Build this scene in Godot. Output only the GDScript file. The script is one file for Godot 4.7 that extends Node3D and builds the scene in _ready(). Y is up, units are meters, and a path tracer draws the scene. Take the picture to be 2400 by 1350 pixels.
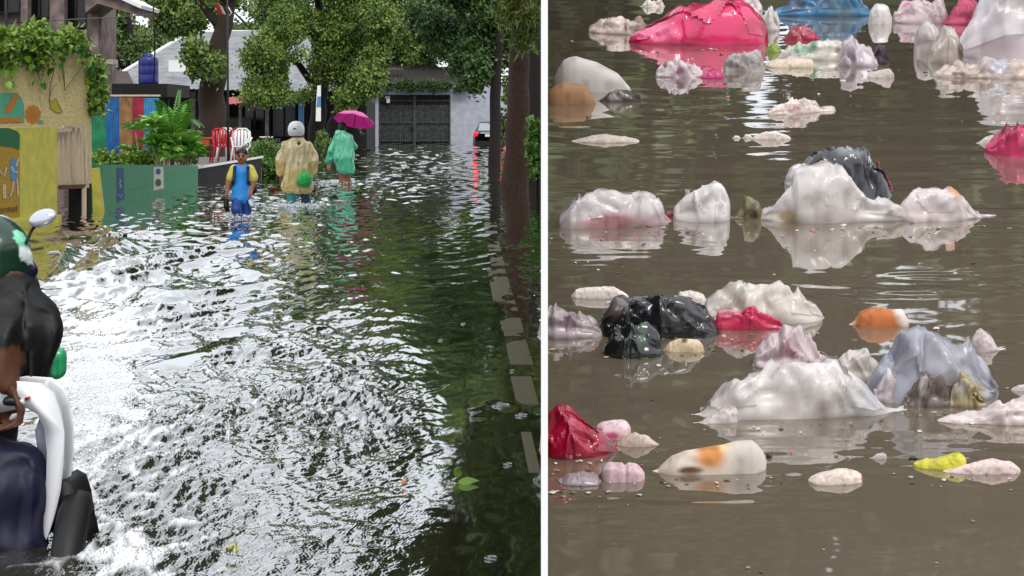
extends Node3D
# Two places side by side, parted by a thin dark board with a white front edge (plane x = 0):
# x < 0 a flooded street in the rain, x > 0 a slack, sloping sheet of dirty water with floating rubbish.
# A pixel (px, py) of the 2400 x 1350 photograph gives a direction; distances come from the water line or from usual sizes.
const F := 4500.0
const CX := 1276.0
const HY := 282.0
const EYE := 1.32
const BED := -0.42
const TILT := 0.17453
var eye := Vector3(0, EYE, 0)
var rng := RandomNumberGenerator.new()
var used := {}
var M := {}
var noise := FastNoiseLite.new()
var ridge := FastNoiseLite.new()
var R0 := Vector3.ZERO
var RF := Vector3.ZERO
var RU := Vector3.ZERO

func P(px: float, py: float, z: float) -> Vector3:
	return Vector3((px - CX) / F * z, EYE - (py - HY) / F * z, -z)
func W(px: float, py: float, y := 0.0) -> Vector3:
	return P(px, py, F * (EYE - y) / (py - HY))
func R(px: float, py: float) -> Vector3:
	var d := P(px, py, 1.0) - eye
	return eye + d * ((R0 - eye).dot(RU) / d.dot(RU))
func lin(hex: String) -> Color:
	return Color(hex).srgb_to_linear()
func numbered(n: String) -> String:
	used[n] = used.get(n, -1) + 1
	return n if used[n] == 0 else "%s_%03d" % [n, used[n]]
func meta(o, label, category, group = ""):
	o.set_meta("label", label)
	o.set_meta("category", category)
	if group: o.set_meta("group", group)
	return o
func thing(called, label, category, at := Vector3.ZERO, group = ""):
	var o := Node3D.new()
	o.name = numbered(called)
	add_child(o)
	o.position = at
	return meta(o, label, category, group)
func obj(called, mesh, m, parent = null):
	var o := MeshInstance3D.new()
	o.mesh = fin(mesh) if mesh is SurfaceTool else mesh
	o.material_override = m
	if parent == null:
		o.name = numbered(called)
		add_child(o)
	else:
		o.name = called
		parent.add_child(o, true)
		if parent.get_parent() == self and not parent is MeshInstance3D: o.position = -parent.position
	return o
func struct(called, mesh, m):
	var o = obj(called, mesh, m)
	o.set_meta("kind", "structure")
	return o
func many(called, mesh, m, xf: Array, cols: Array, parent):
	var mm := MultiMesh.new()
	mm.transform_format = MultiMesh.TRANSFORM_3D
	mm.use_colors = true
	mm.mesh = mesh
	mm.instance_count = xf.size()
	for i in xf.size():
		mm.set_instance_transform(i, xf[i])
		mm.set_instance_color(i, cols[i])
	var o := MultiMeshInstance3D.new()
	o.multimesh = mm
	o.material_override = m
	o.set_meta("kind", "stuff")
	if parent == null:
		o.name = numbered(called)
		add_child(o)
	else:
		o.name = called
		parent.add_child(o, true)
		if parent.get_parent() == self: o.position = -parent.position
	return o

# ---------- shapes
func S(smooth := false) -> SurfaceTool:
	var st := SurfaceTool.new()
	st.begin(Mesh.PRIMITIVE_TRIANGLES)
	st.set_smooth_group(0 if smooth else -1)
	return st
func fin(st: SurfaceTool) -> ArrayMesh:
	st.generate_normals()
	return st.commit()
func tri(st, a, b, c):
	st.add_vertex(a); st.add_vertex(b); st.add_vertex(c)
func quad(st, a, b, c, d):
	tri(st, a, b, c); tri(st, a, c, d)
func box(st, c: Vector3, s: Vector3, b := Basis()):
	var h := s / 2.0
	var v := []
	for i in 8:
		v.append(c + b * Vector3(h.x * (1 if i & 1 else -1), h.y * (1 if i & 2 else -1), h.z * (1 if i & 4 else -1)))
	for q in [[4, 6, 7, 5], [1, 3, 2, 0], [5, 7, 3, 1], [0, 2, 6, 4], [6, 2, 3, 7], [0, 4, 5, 1]]:
		quad(st, v[q[0]], v[q[1]], v[q[2]], v[q[3]])
func pbox(st, x0, y0, x1, y1, z, depth):
	# a box whose front face covers these pixels at distance z
	var a := P(x0, y0, z)
	var b := P(x1, y1, z)
	box(st, Vector3((a.x + b.x) / 2, (a.y + b.y) / 2, -z - depth / 2.0), Vector3(absf(b.x - a.x), absf(a.y - b.y), depth))
func tube(st, pts: Array, rads: Array, n := 8, flat := 1.0):
	# a tapered tube with closed ends
	var rings := []
	var side := Vector3.RIGHT
	for i in pts.size():
		var d: Vector3 = (pts[mini(i + 1, pts.size() - 1)] - pts[maxi(i - 1, 0)]).normalized()
		side = (side - d * side.dot(d))
		if side.length() < 0.01: side = d.cross(Vector3(0, 0.3, 1))
		side = side.normalized()
		var up := d.cross(side)
		var ring := []
		for j in n:
			var a := TAU * j / n
			ring.append(pts[i] + (side * cos(a) + up * sin(a) * flat) * rads[i])
		rings.append(ring)
	for i in pts.size() - 1:
		for j in n:
			var k := (j + 1) % n
			quad(st, rings[i][j], rings[i][k], rings[i + 1][k], rings[i + 1][j])
	for j in range(1, n - 1):
		tri(st, rings[0][0], rings[0][j + 1], rings[0][j])
		tri(st, rings[-1][0], rings[-1][j], rings[-1][j + 1])
func lathe(st, at: Vector3, prof: Array, n := 24, b := Basis()):
	for i in prof.size() - 1:
		for j in n:
			var a := TAU * j / n
			var c := TAU * (j + 1) / n
			var p: Vector2 = prof[i]
			var q: Vector2 = prof[i + 1]
			quad(st, at + b * Vector3(cos(a) * p.x, p.y, sin(a) * p.x), at + b * Vector3(cos(a) * q.x, q.y, sin(a) * q.x), at + b * Vector3(cos(c) * q.x, q.y, sin(c) * q.x), at + b * Vector3(cos(c) * p.x, p.y, sin(c) * p.x))
func prism(st, pts: Array, back: Vector3):
	# a flat outline pushed back along a vector
	var flat := PackedVector2Array()
	var u: Vector3 = (pts[1] - pts[0]).normalized()
	var v := back.cross(u).normalized()
	u = v.cross(back.normalized())
	for p in pts: flat.append(Vector2(p.dot(u), p.dot(v)))
	var t := Geometry2D.triangulate_polygon(flat)
	for i in range(0, t.size(), 3):
		tri(st, pts[t[i]], pts[t[i + 1]], pts[t[i + 2]])
		tri(st, pts[t[i]] + back, pts[t[i + 2]] + back, pts[t[i + 1]] + back)
	for i in pts.size():
		var a: Vector3 = pts[i]
		var b: Vector3 = pts[(i + 1) % pts.size()]
		quad(st, a, b, b + back, a + back)
func bevelled(st, px: Array, z: float, depth: float, inset: float):
	# an outline with rounded front and back edges
	var c := Vector2.ZERO
	var o := []
	for i in range(0, px.size(), 2): o.append(Vector2(px[i], px[i + 1]))
	var n := o.size()
	var rings := []
	for lv in [[0.0, 1.0], [0.12, 0.35], [0.3, 0.0], [0.7, 0.0], [0.88, 0.35], [1.0, 1.0]]:
		var ring := []
		for i in n:
			var d: Vector2 = (o[(i + 1) % n] - o[(i + n - 1) % n]).normalized().orthogonal()
			var q: Vector2 = o[i] - d * inset * lv[1]
			ring.append(P(q.x, q.y, z) + Vector3(0, 0, -depth * lv[0]))
		rings.append(ring)
	for k in rings.size() - 1:
		for i in n: quad(st, rings[k][i], rings[k][(i + 1) % n], rings[k + 1][(i + 1) % n], rings[k + 1][i])
	for r in [rings[0], rings[-1]]:
		var flat := PackedVector2Array()
		for p in r: flat.append(Vector2(p.x, p.y))
		var t := Geometry2D.triangulate_polygon(flat)
		for i in t: st.add_vertex(r[i])
func pprism(st, px: Array, z, depth):
	var pts := []
	for i in range(0, px.size(), 2): pts.append(P(px[i], px[i + 1], z))
	prism(st, pts, Vector3(0, 0, -depth))
func wall(a: Vector3, b: Vector3):
	var n := (b - a).cross(Vector3.UP)
	n.y = 0
	n = n.normalized()
	if n.dot(eye - a) < 0: n = -n
	return {"a": a, "b": b, "n": n}
func on(w, px, py, off := 0.0) -> Vector3:
	var d := P(px, py, 1.0) - eye
	var n: Vector3 = w.n
	return eye + d * ((w.a + n * off - eye).dot(n) / d.dot(n))
func slab(st, a: Vector3, b: Vector3, y0: float, y1: float, thick: float, y1b = null):
	var w = wall(a, b)
	var top: float = y1 if y1b == null else y1b
	prism(st, [Vector3(a.x, y0, a.z), Vector3(a.x, y1, a.z), Vector3(b.x, top, b.z), Vector3(b.x, y0, b.z)], -w.n * thick)
func paint(called, w, px: Array, m, parent, off := 0.004):
	# flat paint or print on a wall, 4 mm proud
	var flat := PackedVector2Array()
	for i in range(0, px.size(), 2): flat.append(Vector2(px[i], px[i + 1]))
	var t := Geometry2D.triangulate_polygon(flat)
	var st := S()
	for i in t: st.add_vertex(on(w, flat[i].x, flat[i].y, off))
	return obj(called, st, m, parent)
func oval(x, y, rx, ry, n := 18) -> Array:
	var a := []
	for i in n: a.append_array([x + cos(TAU * i / n) * rx, y + sin(TAU * i / n) * ry])
	return a
func stroke(pts: Array, wide: float) -> Array:
	# a painted line as an outline
	var l := []
	var r := []
	for i in range(0, pts.size(), 2):
		var p := Vector2(pts[i], pts[i + 1])
		var q := Vector2(pts[mini(i + 2, pts.size() - 2)], pts[mini(i + 3, pts.size() - 1)])
		var o := Vector2(pts[maxi(i - 2, 0)], pts[maxi(i - 1, 1)])
		var n := (q - o).normalized().orthogonal() * wide / 2.0
		l.append_array([p.x + n.x, p.y + n.y])
		r.push_front(p.y - n.y)
		r.push_front(p.x - n.x)
	return l + r

# ---------- bodies: tapered bones joined by a smooth minimum, meshed as surface nets
func nets(groups: Array, fold := 0.0, freq := 300.0) -> ArrayMesh:
	var st := S(true)
	for g in groups:
		var caps: Array = g[0]
		var cell: float = g[1]
		var k: float = g[2]
		var lo := Vector3.INF
		var hi := -Vector3.INF
		for c in caps:
			for e in [[c[0], c[2]], [c[1], c[3]]]:
				lo = lo.min(e[0] - Vector3.ONE * e[1])
				hi = hi.max(e[0] + Vector3.ONE * e[1])
		var pad := cell * 2.0 + k * 1.5
		lo -= Vector3.ONE * pad
		hi += Vector3.ONE * pad
		var nx := int((hi.x - lo.x) / cell) + 2
		var ny := int((hi.y - lo.y) / cell) + 2
		var nz := int((hi.z - lo.z) / cell) + 2
		var f := PackedFloat32Array()
		f.resize(nx * ny * nz)
		for c in caps:
			var a: Vector3 = c[0]
			var b: Vector3 = c[1]
			var ra: float = c[2]
			var rb: float = c[3]
			var ab := b - a
			var l2 := maxf(ab.length_squared(), 1e-9)
			var reach := maxf(ra, rb) + 4.0 * k
			var p0 := (a.min(b) - Vector3.ONE * reach - lo) / cell
			var p1 := (a.max(b) + Vector3.ONE * reach - lo) / cell
			for iz in range(maxi(0, int(p0.z)), mini(nz, int(p1.z) + 1)):
				for iy in range(maxi(0, int(p0.y)), mini(ny, int(p1.y) + 1)):
					var row := (iz * ny + iy) * nx
					for ix in range(maxi(0, int(p0.x)), mini(nx, int(p1.x) + 1)):
						var q := lo + Vector3(ix, iy, iz) * cell - a
						var t := clampf(q.dot(ab) / l2, 0.0, 1.0)
						var d := (q - ab * t).length() - ra - (rb - ra) * t
						if d < 4.0 * k: f[row + ix] += exp(-d / k)
		for i in f.size(): f[i] = -log(maxf(f[i], 1e-4))
		var vid := PackedInt32Array()
		vid.resize(f.size())
		vid.fill(-1)
		var vs := PackedVector3Array()
		var off := [0, 1, nx, nx + 1, nx * ny, nx * ny + 1, nx * ny + nx, nx * ny + nx + 1]
		var edges := [[0, 1], [2, 3], [4, 5], [6, 7], [0, 2], [1, 3], [4, 6], [5, 7], [0, 4], [1, 5], [2, 6], [3, 7]]
		for iz in nz - 1:
			for iy in ny - 1:
				for ix in nx - 1:
					var i := (iz * ny + iy) * nx + ix
					var s := 0
					for o in 8:
						if f[i + off[o]] < 0.0: s += 1
					if s == 0 or s == 8: continue
					var sum := Vector3.ZERO
					var cnt := 0
					for e in edges:
						var va := f[i + off[e[0]]]
						var vb := f[i + off[e[1]]]
						if (va < 0.0) != (vb < 0.0):
							var t := va / (va - vb)
							var ca := Vector3(e[0] & 1, (e[0] >> 1) & 1, e[0] >> 2)
							var cb := Vector3(e[1] & 1, (e[1] >> 1) & 1, e[1] >> 2)
							sum += ca.lerp(cb, t)
							cnt += 1
					vid[i] = vs.size()
					vs.append(lo + (Vector3(ix, iy, iz) + sum / cnt) * cell)
		var cols := PackedColorArray()
		for vi in vs.size():
			var best := 1e9
			var col := Color.WHITE
			for c in caps:
				var q2: Vector3 = vs[vi] - c[0]
				var ab2: Vector3 = c[1] - c[0]
				var t2 := clampf(q2.dot(ab2) / maxf(ab2.length_squared(), 1e-9), 0.0, 1.0)
				var d2: float = (q2 - ab2 * t2).length() - lerpf(c[2], c[3], t2)
				if d2 < best:
					best = d2
					col = c[4]
			cols.append(col)
			if fold > 0.0:
				var v := vs[vi]
				var n := ridge.get_noise_3d(v.x * freq, v.y * freq * 0.16, v.z * freq)
				vs[vi] = v + Vector3(noise.get_noise_3d(v.x * freq, v.y * freq * 0.2, 7.0), 0, n) * fold
		var face := func(a, b, c, d, flip):
			if a < 0 or b < 0 or c < 0 or d < 0: return
			for j in ([a, b, c, a, c, d] if flip else [a, c, b, a, d, c]):
				st.set_color(cols[j])
				st.add_vertex(vs[j])
		var ox := 1
		var oy := nx
		var oz := nx * ny
		for iz in range(1, nz - 1):
			for iy in range(1, ny - 1):
				for ix in range(1, nx - 1):
					var i := iz * oz + iy * oy + ix
					var s0 := f[i] < 0.0
					if s0 != (f[i + ox] < 0.0): face.call(vid[i - oy - oz], vid[i - oz], vid[i], vid[i - oy], not s0)
					if s0 != (f[i + oy] < 0.0): face.call(vid[i - ox - oz], vid[i - ox], vid[i], vid[i - oz], not s0)
					if s0 != (f[i + oz] < 0.0): face.call(vid[i - ox - oy], vid[i - oy], vid[i], vid[i - ox], not s0)
	return fin(st)
func hand(w: Vector3, dir: Vector3, palm: Vector3, s: float, col: Color, curl := 0.5, mirror := 1.0) -> Array:
	# bones of a palm, four fingers of different length and a thumb from the side of the palm
	var d := dir.normalized()
	var n := (palm - d * palm.dot(d)).normalized()
	var side := d.cross(n) * mirror
	var caps := []
	for i in 4:
		var o := (i - 1.5) * 0.02 * s
		caps.append([w + side * o * 0.6, w + d * 0.075 * s + side * o, 0.014 * s, 0.0115 * s, col])
		var root := w + d * 0.08 * s + side * o
		var l: float = [0.058, 0.068, 0.064, 0.05][i] * s
		var d1 := d.rotated(side * mirror, 0.0).lerp(n, curl * 0.5).normalized()
		var d2 := d.lerp(n, minf(0.95, curl)).normalized()
		caps.append([root, root + d1 * l * 0.55, 0.0098 * s, 0.009 * s, col])
		caps.append([root + d1 * l * 0.55, root + d1 * l * 0.55 + d2 * l * 0.6, 0.009 * s, 0.0078 * s, col])
	var tr := w + d * 0.028 * s + side * 0.03 * s
	var td := (d * 0.75 + side * 0.6 + n * 0.35).normalized()
	caps.append([w + d * 0.01 * s, tr, 0.014 * s, 0.013 * s, col])
	caps.append([tr, tr + td * 0.034 * s, 0.0125 * s, 0.0105 * s, col])
	caps.append([tr + td * 0.034 * s, tr + (td * 0.5 + d * 0.5 + n * 0.2).normalized() * 0.06 * s, 0.0105 * s, 0.0085 * s, col])
	return caps

# ---------- materials
func tex(freq: float, lo: float, hi: float, seed_: int, octaves := 4, kind := FastNoiseLite.TYPE_SIMPLEX_SMOOTH, size := 512, ridged := false) -> ImageTexture:
	var n := FastNoiseLite.new()
	n.seed = seed_
	n.noise_type = kind
	n.frequency = freq
	n.fractal_octaves = octaves
	if ridged: n.fractal_type = FastNoiseLite.FRACTAL_RIDGED
	var im := n.get_seamless_image(size, size)
	im.convert(Image.FORMAT_RGB8)
	var d := im.get_data()
	for i in d.size(): d[i] = int(255.0 * (lo + (hi - lo) * d[i] / 255.0))
	return ImageTexture.create_from_image(Image.create_from_data(size, size, false, Image.FORMAT_RGB8, d))
func mat(key: String, hex: String, rough := 0.8, opt := {}) -> StandardMaterial3D:
	if M.has(key): return M[key]
	var m := StandardMaterial3D.new()
	m.resource_name = key
	m.albedo_color = Color(hex)
	m.roughness = rough
	m.cull_mode = BaseMaterial3D.CULL_DISABLED
	if opt.get("vc", false): m.vertex_color_use_as_albedo = true
	if opt.has("tex"):
		m.albedo_texture = opt.tex
		m.uv1_triplanar = true
		m.uv1_world_triplanar = true
		m.uv1_scale = Vector3.ONE * opt.get("scale", 1.0) * opt.get("aniso", Vector3.ONE)
	if opt.has("bump"):
		m.heightmap_enabled = true
		m.heightmap_texture = opt.get("btex", opt.get("tex"))
		m.heightmap_scale = opt.bump
		m.uv1_triplanar = true
		m.uv1_world_triplanar = true
		m.uv1_scale = Vector3.ONE * opt.get("scale", 1.0) * opt.get("aniso", Vector3.ONE)
	if opt.has("metal"): m.metallic = opt.metal
	if opt.has("spec"): m.metallic_specular = opt.spec
	if opt.has("back"):
		m.backlight_enabled = true
		m.backlight = opt.back
	if opt.has("coat"):
		m.clearcoat_enabled = true
		m.clearcoat = opt.coat
		m.clearcoat_roughness = 0.15
	if opt.has("alpha"):
		m.transparency = BaseMaterial3D.TRANSPARENCY_ALPHA
		m.albedo_color.a = opt.alpha
	M[key] = m
	return m
func vmix(a: Color, b: Color, t: float) -> Color:
	return a.lerp(b, clampf(t, 0.0, 1.0))

# ---------- plants
func leaf_clump(n: int, long: float, wide: float, spread: float, seed_: int, droop := 0.0) -> ArrayMesh:
	var g := RandomNumberGenerator.new()
	g.seed = seed_
	var st := S()
	for i in n:
		var o := Vector3(g.randf_range(-1, 1), g.randf_range(-0.8, 0.8), g.randf_range(-1, 1)) * spread
		var d := Vector3(g.randf_range(-1, 1), g.randf_range(-0.7, 0.6) - droop, g.randf_range(-1, 1)).normalized()
		var s := d.cross(Vector3(g.randf_range(-1, 1), g.randf_range(0.2, 1.4), g.randf_range(-1, 1)).normalized()).normalized()
		var u := s.cross(d)
		var l := long * g.randf_range(0.65, 1.25)
		var w := wide * g.randf_range(0.7, 1.2)
		var v := g.randf_range(0.65, 1.25)
		st.set_color(Color(v * g.randf_range(0.85, 1.2), v, v * g.randf_range(0.7, 1.1)))
		var tip := o + d * l - u * l * 0.18
		var mid := o + d * l * 0.45
		tri(st, o, mid + s * w + u * w * 0.35, tip)
		tri(st, o, tip, mid - s * w + u * w * 0.35)
	return fin(st)
func foliage(parent, lobes: Array, clump, count: int, size: float, a: Color, b: Color, seed_: int, m = null, called := "crown"):
	# leaf clumps spread through the volume of the lobes [centre, radii], thicker towards the outside
	var g := RandomNumberGenerator.new()
	g.seed = seed_
	var vol := []
	var total := 0.0
	for l in lobes:
		total += l[1].x * l[1].y * l[1].z
		vol.append(total)
	var xf := []
	var cols := []
	var tries := 0
	while xf.size() < count and tries < count * 3:
		tries += 1
		var pick := g.randf() * total
		var k := 0
		while vol[k] < pick: k += 1
		var v := Vector3(g.randfn(), g.randfn(), g.randfn()).normalized() * pow(g.randf(), 0.45) * g.randf_range(0.75, 1.12)
		var at: Vector3 = lobes[k][0] + v * lobes[k][1]
		if noise.get_noise_3d(at.x * 25.0 + seed_ * 7.0, at.y * 25.0, at.z * 14.0) < -0.12 and tries < count * 2: continue
		var bs := Basis.from_euler(Vector3(g.randf() * TAU, g.randf() * TAU, g.randf() * TAU)).scaled(Vector3.ONE * size * g.randf_range(0.7, 1.3))
		xf.append(Transform3D(bs, at))
		cols.append(a.lerp(b, g.randf()))
	return many(called, clump, M.leaf if m == null else m, xf, cols, parent)
func lobe(px, py, rx, ry, z, deep = 0.0) -> Array:
	return [P(px, py, z), Vector3(rx / F * z, ry / F * z, deep if deep > 0.0 else (rx + ry) / 2.0 / F * z)]
func tree(called, label, base: Vector3, trunk: Array, rads: Array, limbs: Array, lobes: Array, clump, count, size, a, b, seed_, bark, group = ""):
	var t = thing(called, label, "tree", base, group)
	var st := S(true)
	var pts := []
	var r2 := []
	for i in trunk.size() - 1:
		for s in 4:
			var f := s / 4.0
			var p: Vector3 = trunk[i].lerp(trunk[i + 1], f)
			pts.append(p + Vector3(noise.get_noise_2d(p.y * 40.0, seed_ * 9.0), 0, noise.get_noise_2d(p.y * 40.0, seed_ * 5.0)) * rads[i] * 0.22)
			r2.append(lerpf(rads[i], rads[i + 1], f) * (1.0 + 0.06 * noise.get_noise_2d(p.y * 90.0, seed_)))
	pts.append(trunk[-1])
	r2.append(rads[-1])
	tube(st, pts, r2, 12)
	var tr = obj("trunk", st, bark, t)
	for l in limbs:
		var sl := S(true)
		tube(sl, l[0], l[1], 7)
		obj("limb", sl, bark, tr)
	foliage(t, lobes, clump, count, size, a, b, seed_)
	return t
func frond(st, base: Vector3, tip: Vector3, sag: float, leaf: float, n := 14):
	# a feather leaf: a bent rib with narrow leaflets on both sides
	var along := tip - base
	var side := along.cross(Vector3.UP).normalized()
	var last := base
	for i in range(1, n + 1):
		var t := i / float(n)
		var p := base + along * t + Vector3.UP * sag * (4.0 * t * (1.0 - t)) - Vector3.UP * sag * 0.8 * t * t
		quad(st, last - side * 0.006, last + side * 0.006, p + side * 0.005, p - side * 0.005)
		var l := leaf * (1.0 - absf(t - 0.45) * 1.1)
		var d := (p - last).normalized()
		for s in [-1.0, 1.0]:
			var e: Vector3 = p + side * s * l + d * l * 0.55 - Vector3.UP * l * 0.35
			var w := d * leaf * 0.12
			tri(st, p - w, p.lerp(e, 0.5) + w * 0.9, e)
			tri(st, p - w, e, p.lerp(e, 0.5) - w * 1.4)
		last = p

# ---------- water of the street
const STIR := [[290, 630, 260, 95, 1.3], [420, 780, 330, 150, 1.0], [380, 1030, 430, 190, 1.15], [480, 1260, 420, 170, 1.25], [965, 392, 120, 62, 1.9], [690, 474, 110, 16, 1.0], [640, 560, 170, 70, 0.55], [790, 850, 170, 110, 0.6], [850, 960, 110, 110, 0.8], [560, 470, 160, 40, 0.5], [800, 420, 70, 12, 0.9]]
const LANES := [[455, 566, 520, 580], [520, 580, 588, 635], [588, 635, 578, 720], [578, 720, 548, 790], [548, 790, 430, 842], [430, 842, 330, 850], [586, 530, 606, 640], [660, 520, 720, 640], [720, 640, 700, 740]]
func street_water() -> ArrayMesh:
	var cols := 640
	var rows := 720
	var vs := PackedVector3Array()
	var cs := PackedColorArray()
	var foam_c := Color(0.82, 0.83, 0.85)
	var mud := Color(0.030, 0.028, 0.018)
	var boy := W(568, 508)
	var man := W(697, 482)
	var scoot := W(150, 1100)
	for r in rows + 1:
		# rows close together near the eye and wide apart far off
		var py := 334.5 + (1640.0 - 334.5) * pow(r / float(rows), 1.12)
		var z := F * EYE / (py - HY)
		var near := clampf((20.0 - z) / 12.0, 0.0, 1.0)
		for c in cols + 1:
			var px := -140.0 + 1560.0 * c / cols
			var x := (px - CX) / F * z
			var stir := 0.0
			for s in STIR:
				var a: float = (px - s[0]) / s[2]
				var b: float = (py - s[1]) / s[3]
				var e := a * a + b * b
				if e < 9.0: stir += s[4] * exp(-e)
			stir = minf(stir * (1.0 + 0.55 * noise.get_noise_2d(x * 70.0, z * 18.0 + 60.0)) + noise.get_noise_2d(x * 14.0, z * 3.0) * 0.2, 1.35)
			# smooth lanes left behind by the waders
			for ln in LANES:
				var ap := Vector2(px - ln[0], py - ln[1])
				var ab := Vector2(ln[2] - ln[0], ln[3] - ln[1])
				var lt := clampf(ap.dot(ab) / ab.length_squared(), 0.0, 1.0)
				var ld := (ap - ab * lt).length() + noise.get_noise_2d(x * 120.0, z * 40.0) * 9.0
				if ld < 60.0: stir *= 1.0 - 0.93 * exp(-pow(ld / 19.0, 4))
			stir = maxf(stir, 0.0)
			var calm := 0.05 + 0.95 * stir
			# wavelets of four sizes, long swell first; only the long ones are built far off
			var sector := clampf((680.0 - px) / 160.0, 0.0, 1.0) * clampf((900.0 - py) / 160.0, 0.0, 1.0)
			var fade := clampf(22.0 / z, 0.12, 1.0) * (1.0 - 0.5 * sector)
			var h := noise.get_noise_2d(x * 60.0 + 50.0, z * 26.0) * 0.022 * calm * fade
			h += noise.get_noise_2d(x * 190.0, z * 80.0 + 300.0) * 0.016 * calm * fade
			h += noise.get_noise_2d(x * 430.0 + 700.0, z * 210.0) * 0.006 * (0.05 + stir) * fade
			if near > 0.0:
				h += noise.get_noise_2d(x * 1100.0 + 90.0, z * 480.0) * 0.0050 * near * stir
				var rx := x - scoot.x
				var rz := (z + scoot.z) * 0.45
				var rr := sqrt(rx * rx + rz * rz)
				var th := atan2(rz, rx)
				h += noise.get_noise_2d(rr * 620.0, th * 150.0 + 40.0) * 0.0042 * near * stir
				h += ridge.get_noise_2d(x * 2400.0, z * 900.0) * 0.0024 * near * stir
			# the wakes of the two waders
			for wk in [[boy, 0.078, 4.6, 0.14], [man, 0.02, 3.6, 0.14]]:
				var dx: float = x - wk[0].x
				var dz: float = z + wk[0].z
				var q := sqrt(dx * dx * 7.0 + dz * dz)
				var turn := noise.get_noise_2d(x * 26.0, z * 7.0) * 5.0
				h += wk[1] * (1.0 - 2.0 * absf(sin(q * wk[2] * 0.5 + turn))) * exp(-pow((q - 8.0) * wk[3], 2)) * (1.0 - exp(-q)) * (0.08 + 0.92 * sector) * 0.55 * clampf((py - 505.0) / 70.0, 0.12, 1.0) * clampf((px + 60.0) / 240.0, 0.1, 1.0)
			var foam := 0.0
			if stir > 0.35:
				var fn := ridge.get_noise_2d(x * 170.0 + 900.0, z * 60.0)
				var edge: float = 0.0
				edge += exp(-(pow((px - 210.0) / 140.0, 2) + pow((py - 850.0) / 190.0, 2))) * 1.35
				edge += exp(-(pow((px - 300.0) / 160.0, 2) + pow((py - 1310.0) / 60.0, 2))) * 0.6
				edge += exp(-(pow((px - 690.0) / 95.0, 2) + pow((py - 482.0) / 9.0, 2))) * 0.7
				edge += exp(-(pow((px - 800.0) / 55.0, 2) + pow((py - 427.0) / 6.0, 2))) * 0.8
				edge += 0.32 * clampf(stir - 0.6, 0.0, 0.6)
				foam = clampf((fn * 0.9 + edge * 1.5 - 0.75) * 2.2, 0.0, 1.0)
				h += foam * 0.006
			vs.append(Vector3(x, h, -z))
			var col := mud.lerp(foam_c, foam)
			col.a = lerpf(0.80, 1.0, foam)
			cs.append(col)
	var w := cols + 1
	var ns := PackedVector3Array()
	ns.resize(vs.size())
	var g := RandomNumberGenerator.new()
	g.seed = 5
	for r in rows + 1:
		for c in w:
			var i := r * w + c
			var a := vs[i - (1 if c > 0 else 0)]
			var b := vs[i + (1 if c < cols else 0)]
			var d := vs[i - (w if r > 0 else 0)]
			var e := vs[i + (w if r < rows else 0)]
			var n := (e - d).cross(b - a)
			ns[i] = (n if n.y > 0.0 else -n).normalized()
	# far off the ripples are smaller than the mesh: keep their slopes
	for i in vs.size():
		var v := vs[i]
		var z2 := -v.z
		if z2 > 14.0:
			var px2 := v.x / z2 * F + CX
			var py2 := F * EYE / z2 + HY
			var st2 := 0.0
			for s in STIR:
				var a2: float = (px2 - s[0]) / s[2]
				var b2: float = (py2 - s[1]) / s[3]
				var e2 := a2 * a2 + b2 * b2
				if e2 < 9.0: st2 += s[4] * exp(-e2)
			var k := clampf((z2 - 14.0) / 14.0, 0.0, 1.0) * (0.014 + 0.17 * minf(st2, 1.9))
			var far := clampf(22.0 / z2, 0.2, 1.0)
			ns[i] = (ns[i] + Vector3(noise.get_noise_2d(v.x * 330.0 * far, z2 * 110.0 * far * far), 0, noise.get_noise_2d(v.x * 260.0 * far, z2 * 130.0 * far * far + 500.0)) * k * 1.6).normalized()
	var idx := PackedInt32Array()
	for r in rows:
		for c in cols:
			var i := r * w + c
			idx.append_array([i, i + 1, i + w, i + 1, i + w + 1, i + w])
	return arrays(vs, ns, cs, idx)
func arrays(vs, ns, cs, idx) -> ArrayMesh:
	var a := []
	a.resize(Mesh.ARRAY_MAX)
	a[Mesh.ARRAY_VERTEX] = vs
	a[Mesh.ARRAY_NORMAL] = ns
	if cs: a[Mesh.ARRAY_COLOR] = cs
	a[Mesh.ARRAY_INDEX] = idx
	var m := ArrayMesh.new()
	m.add_surface_from_arrays(Mesh.PRIMITIVE_TRIANGLES, a)
	return m

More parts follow.
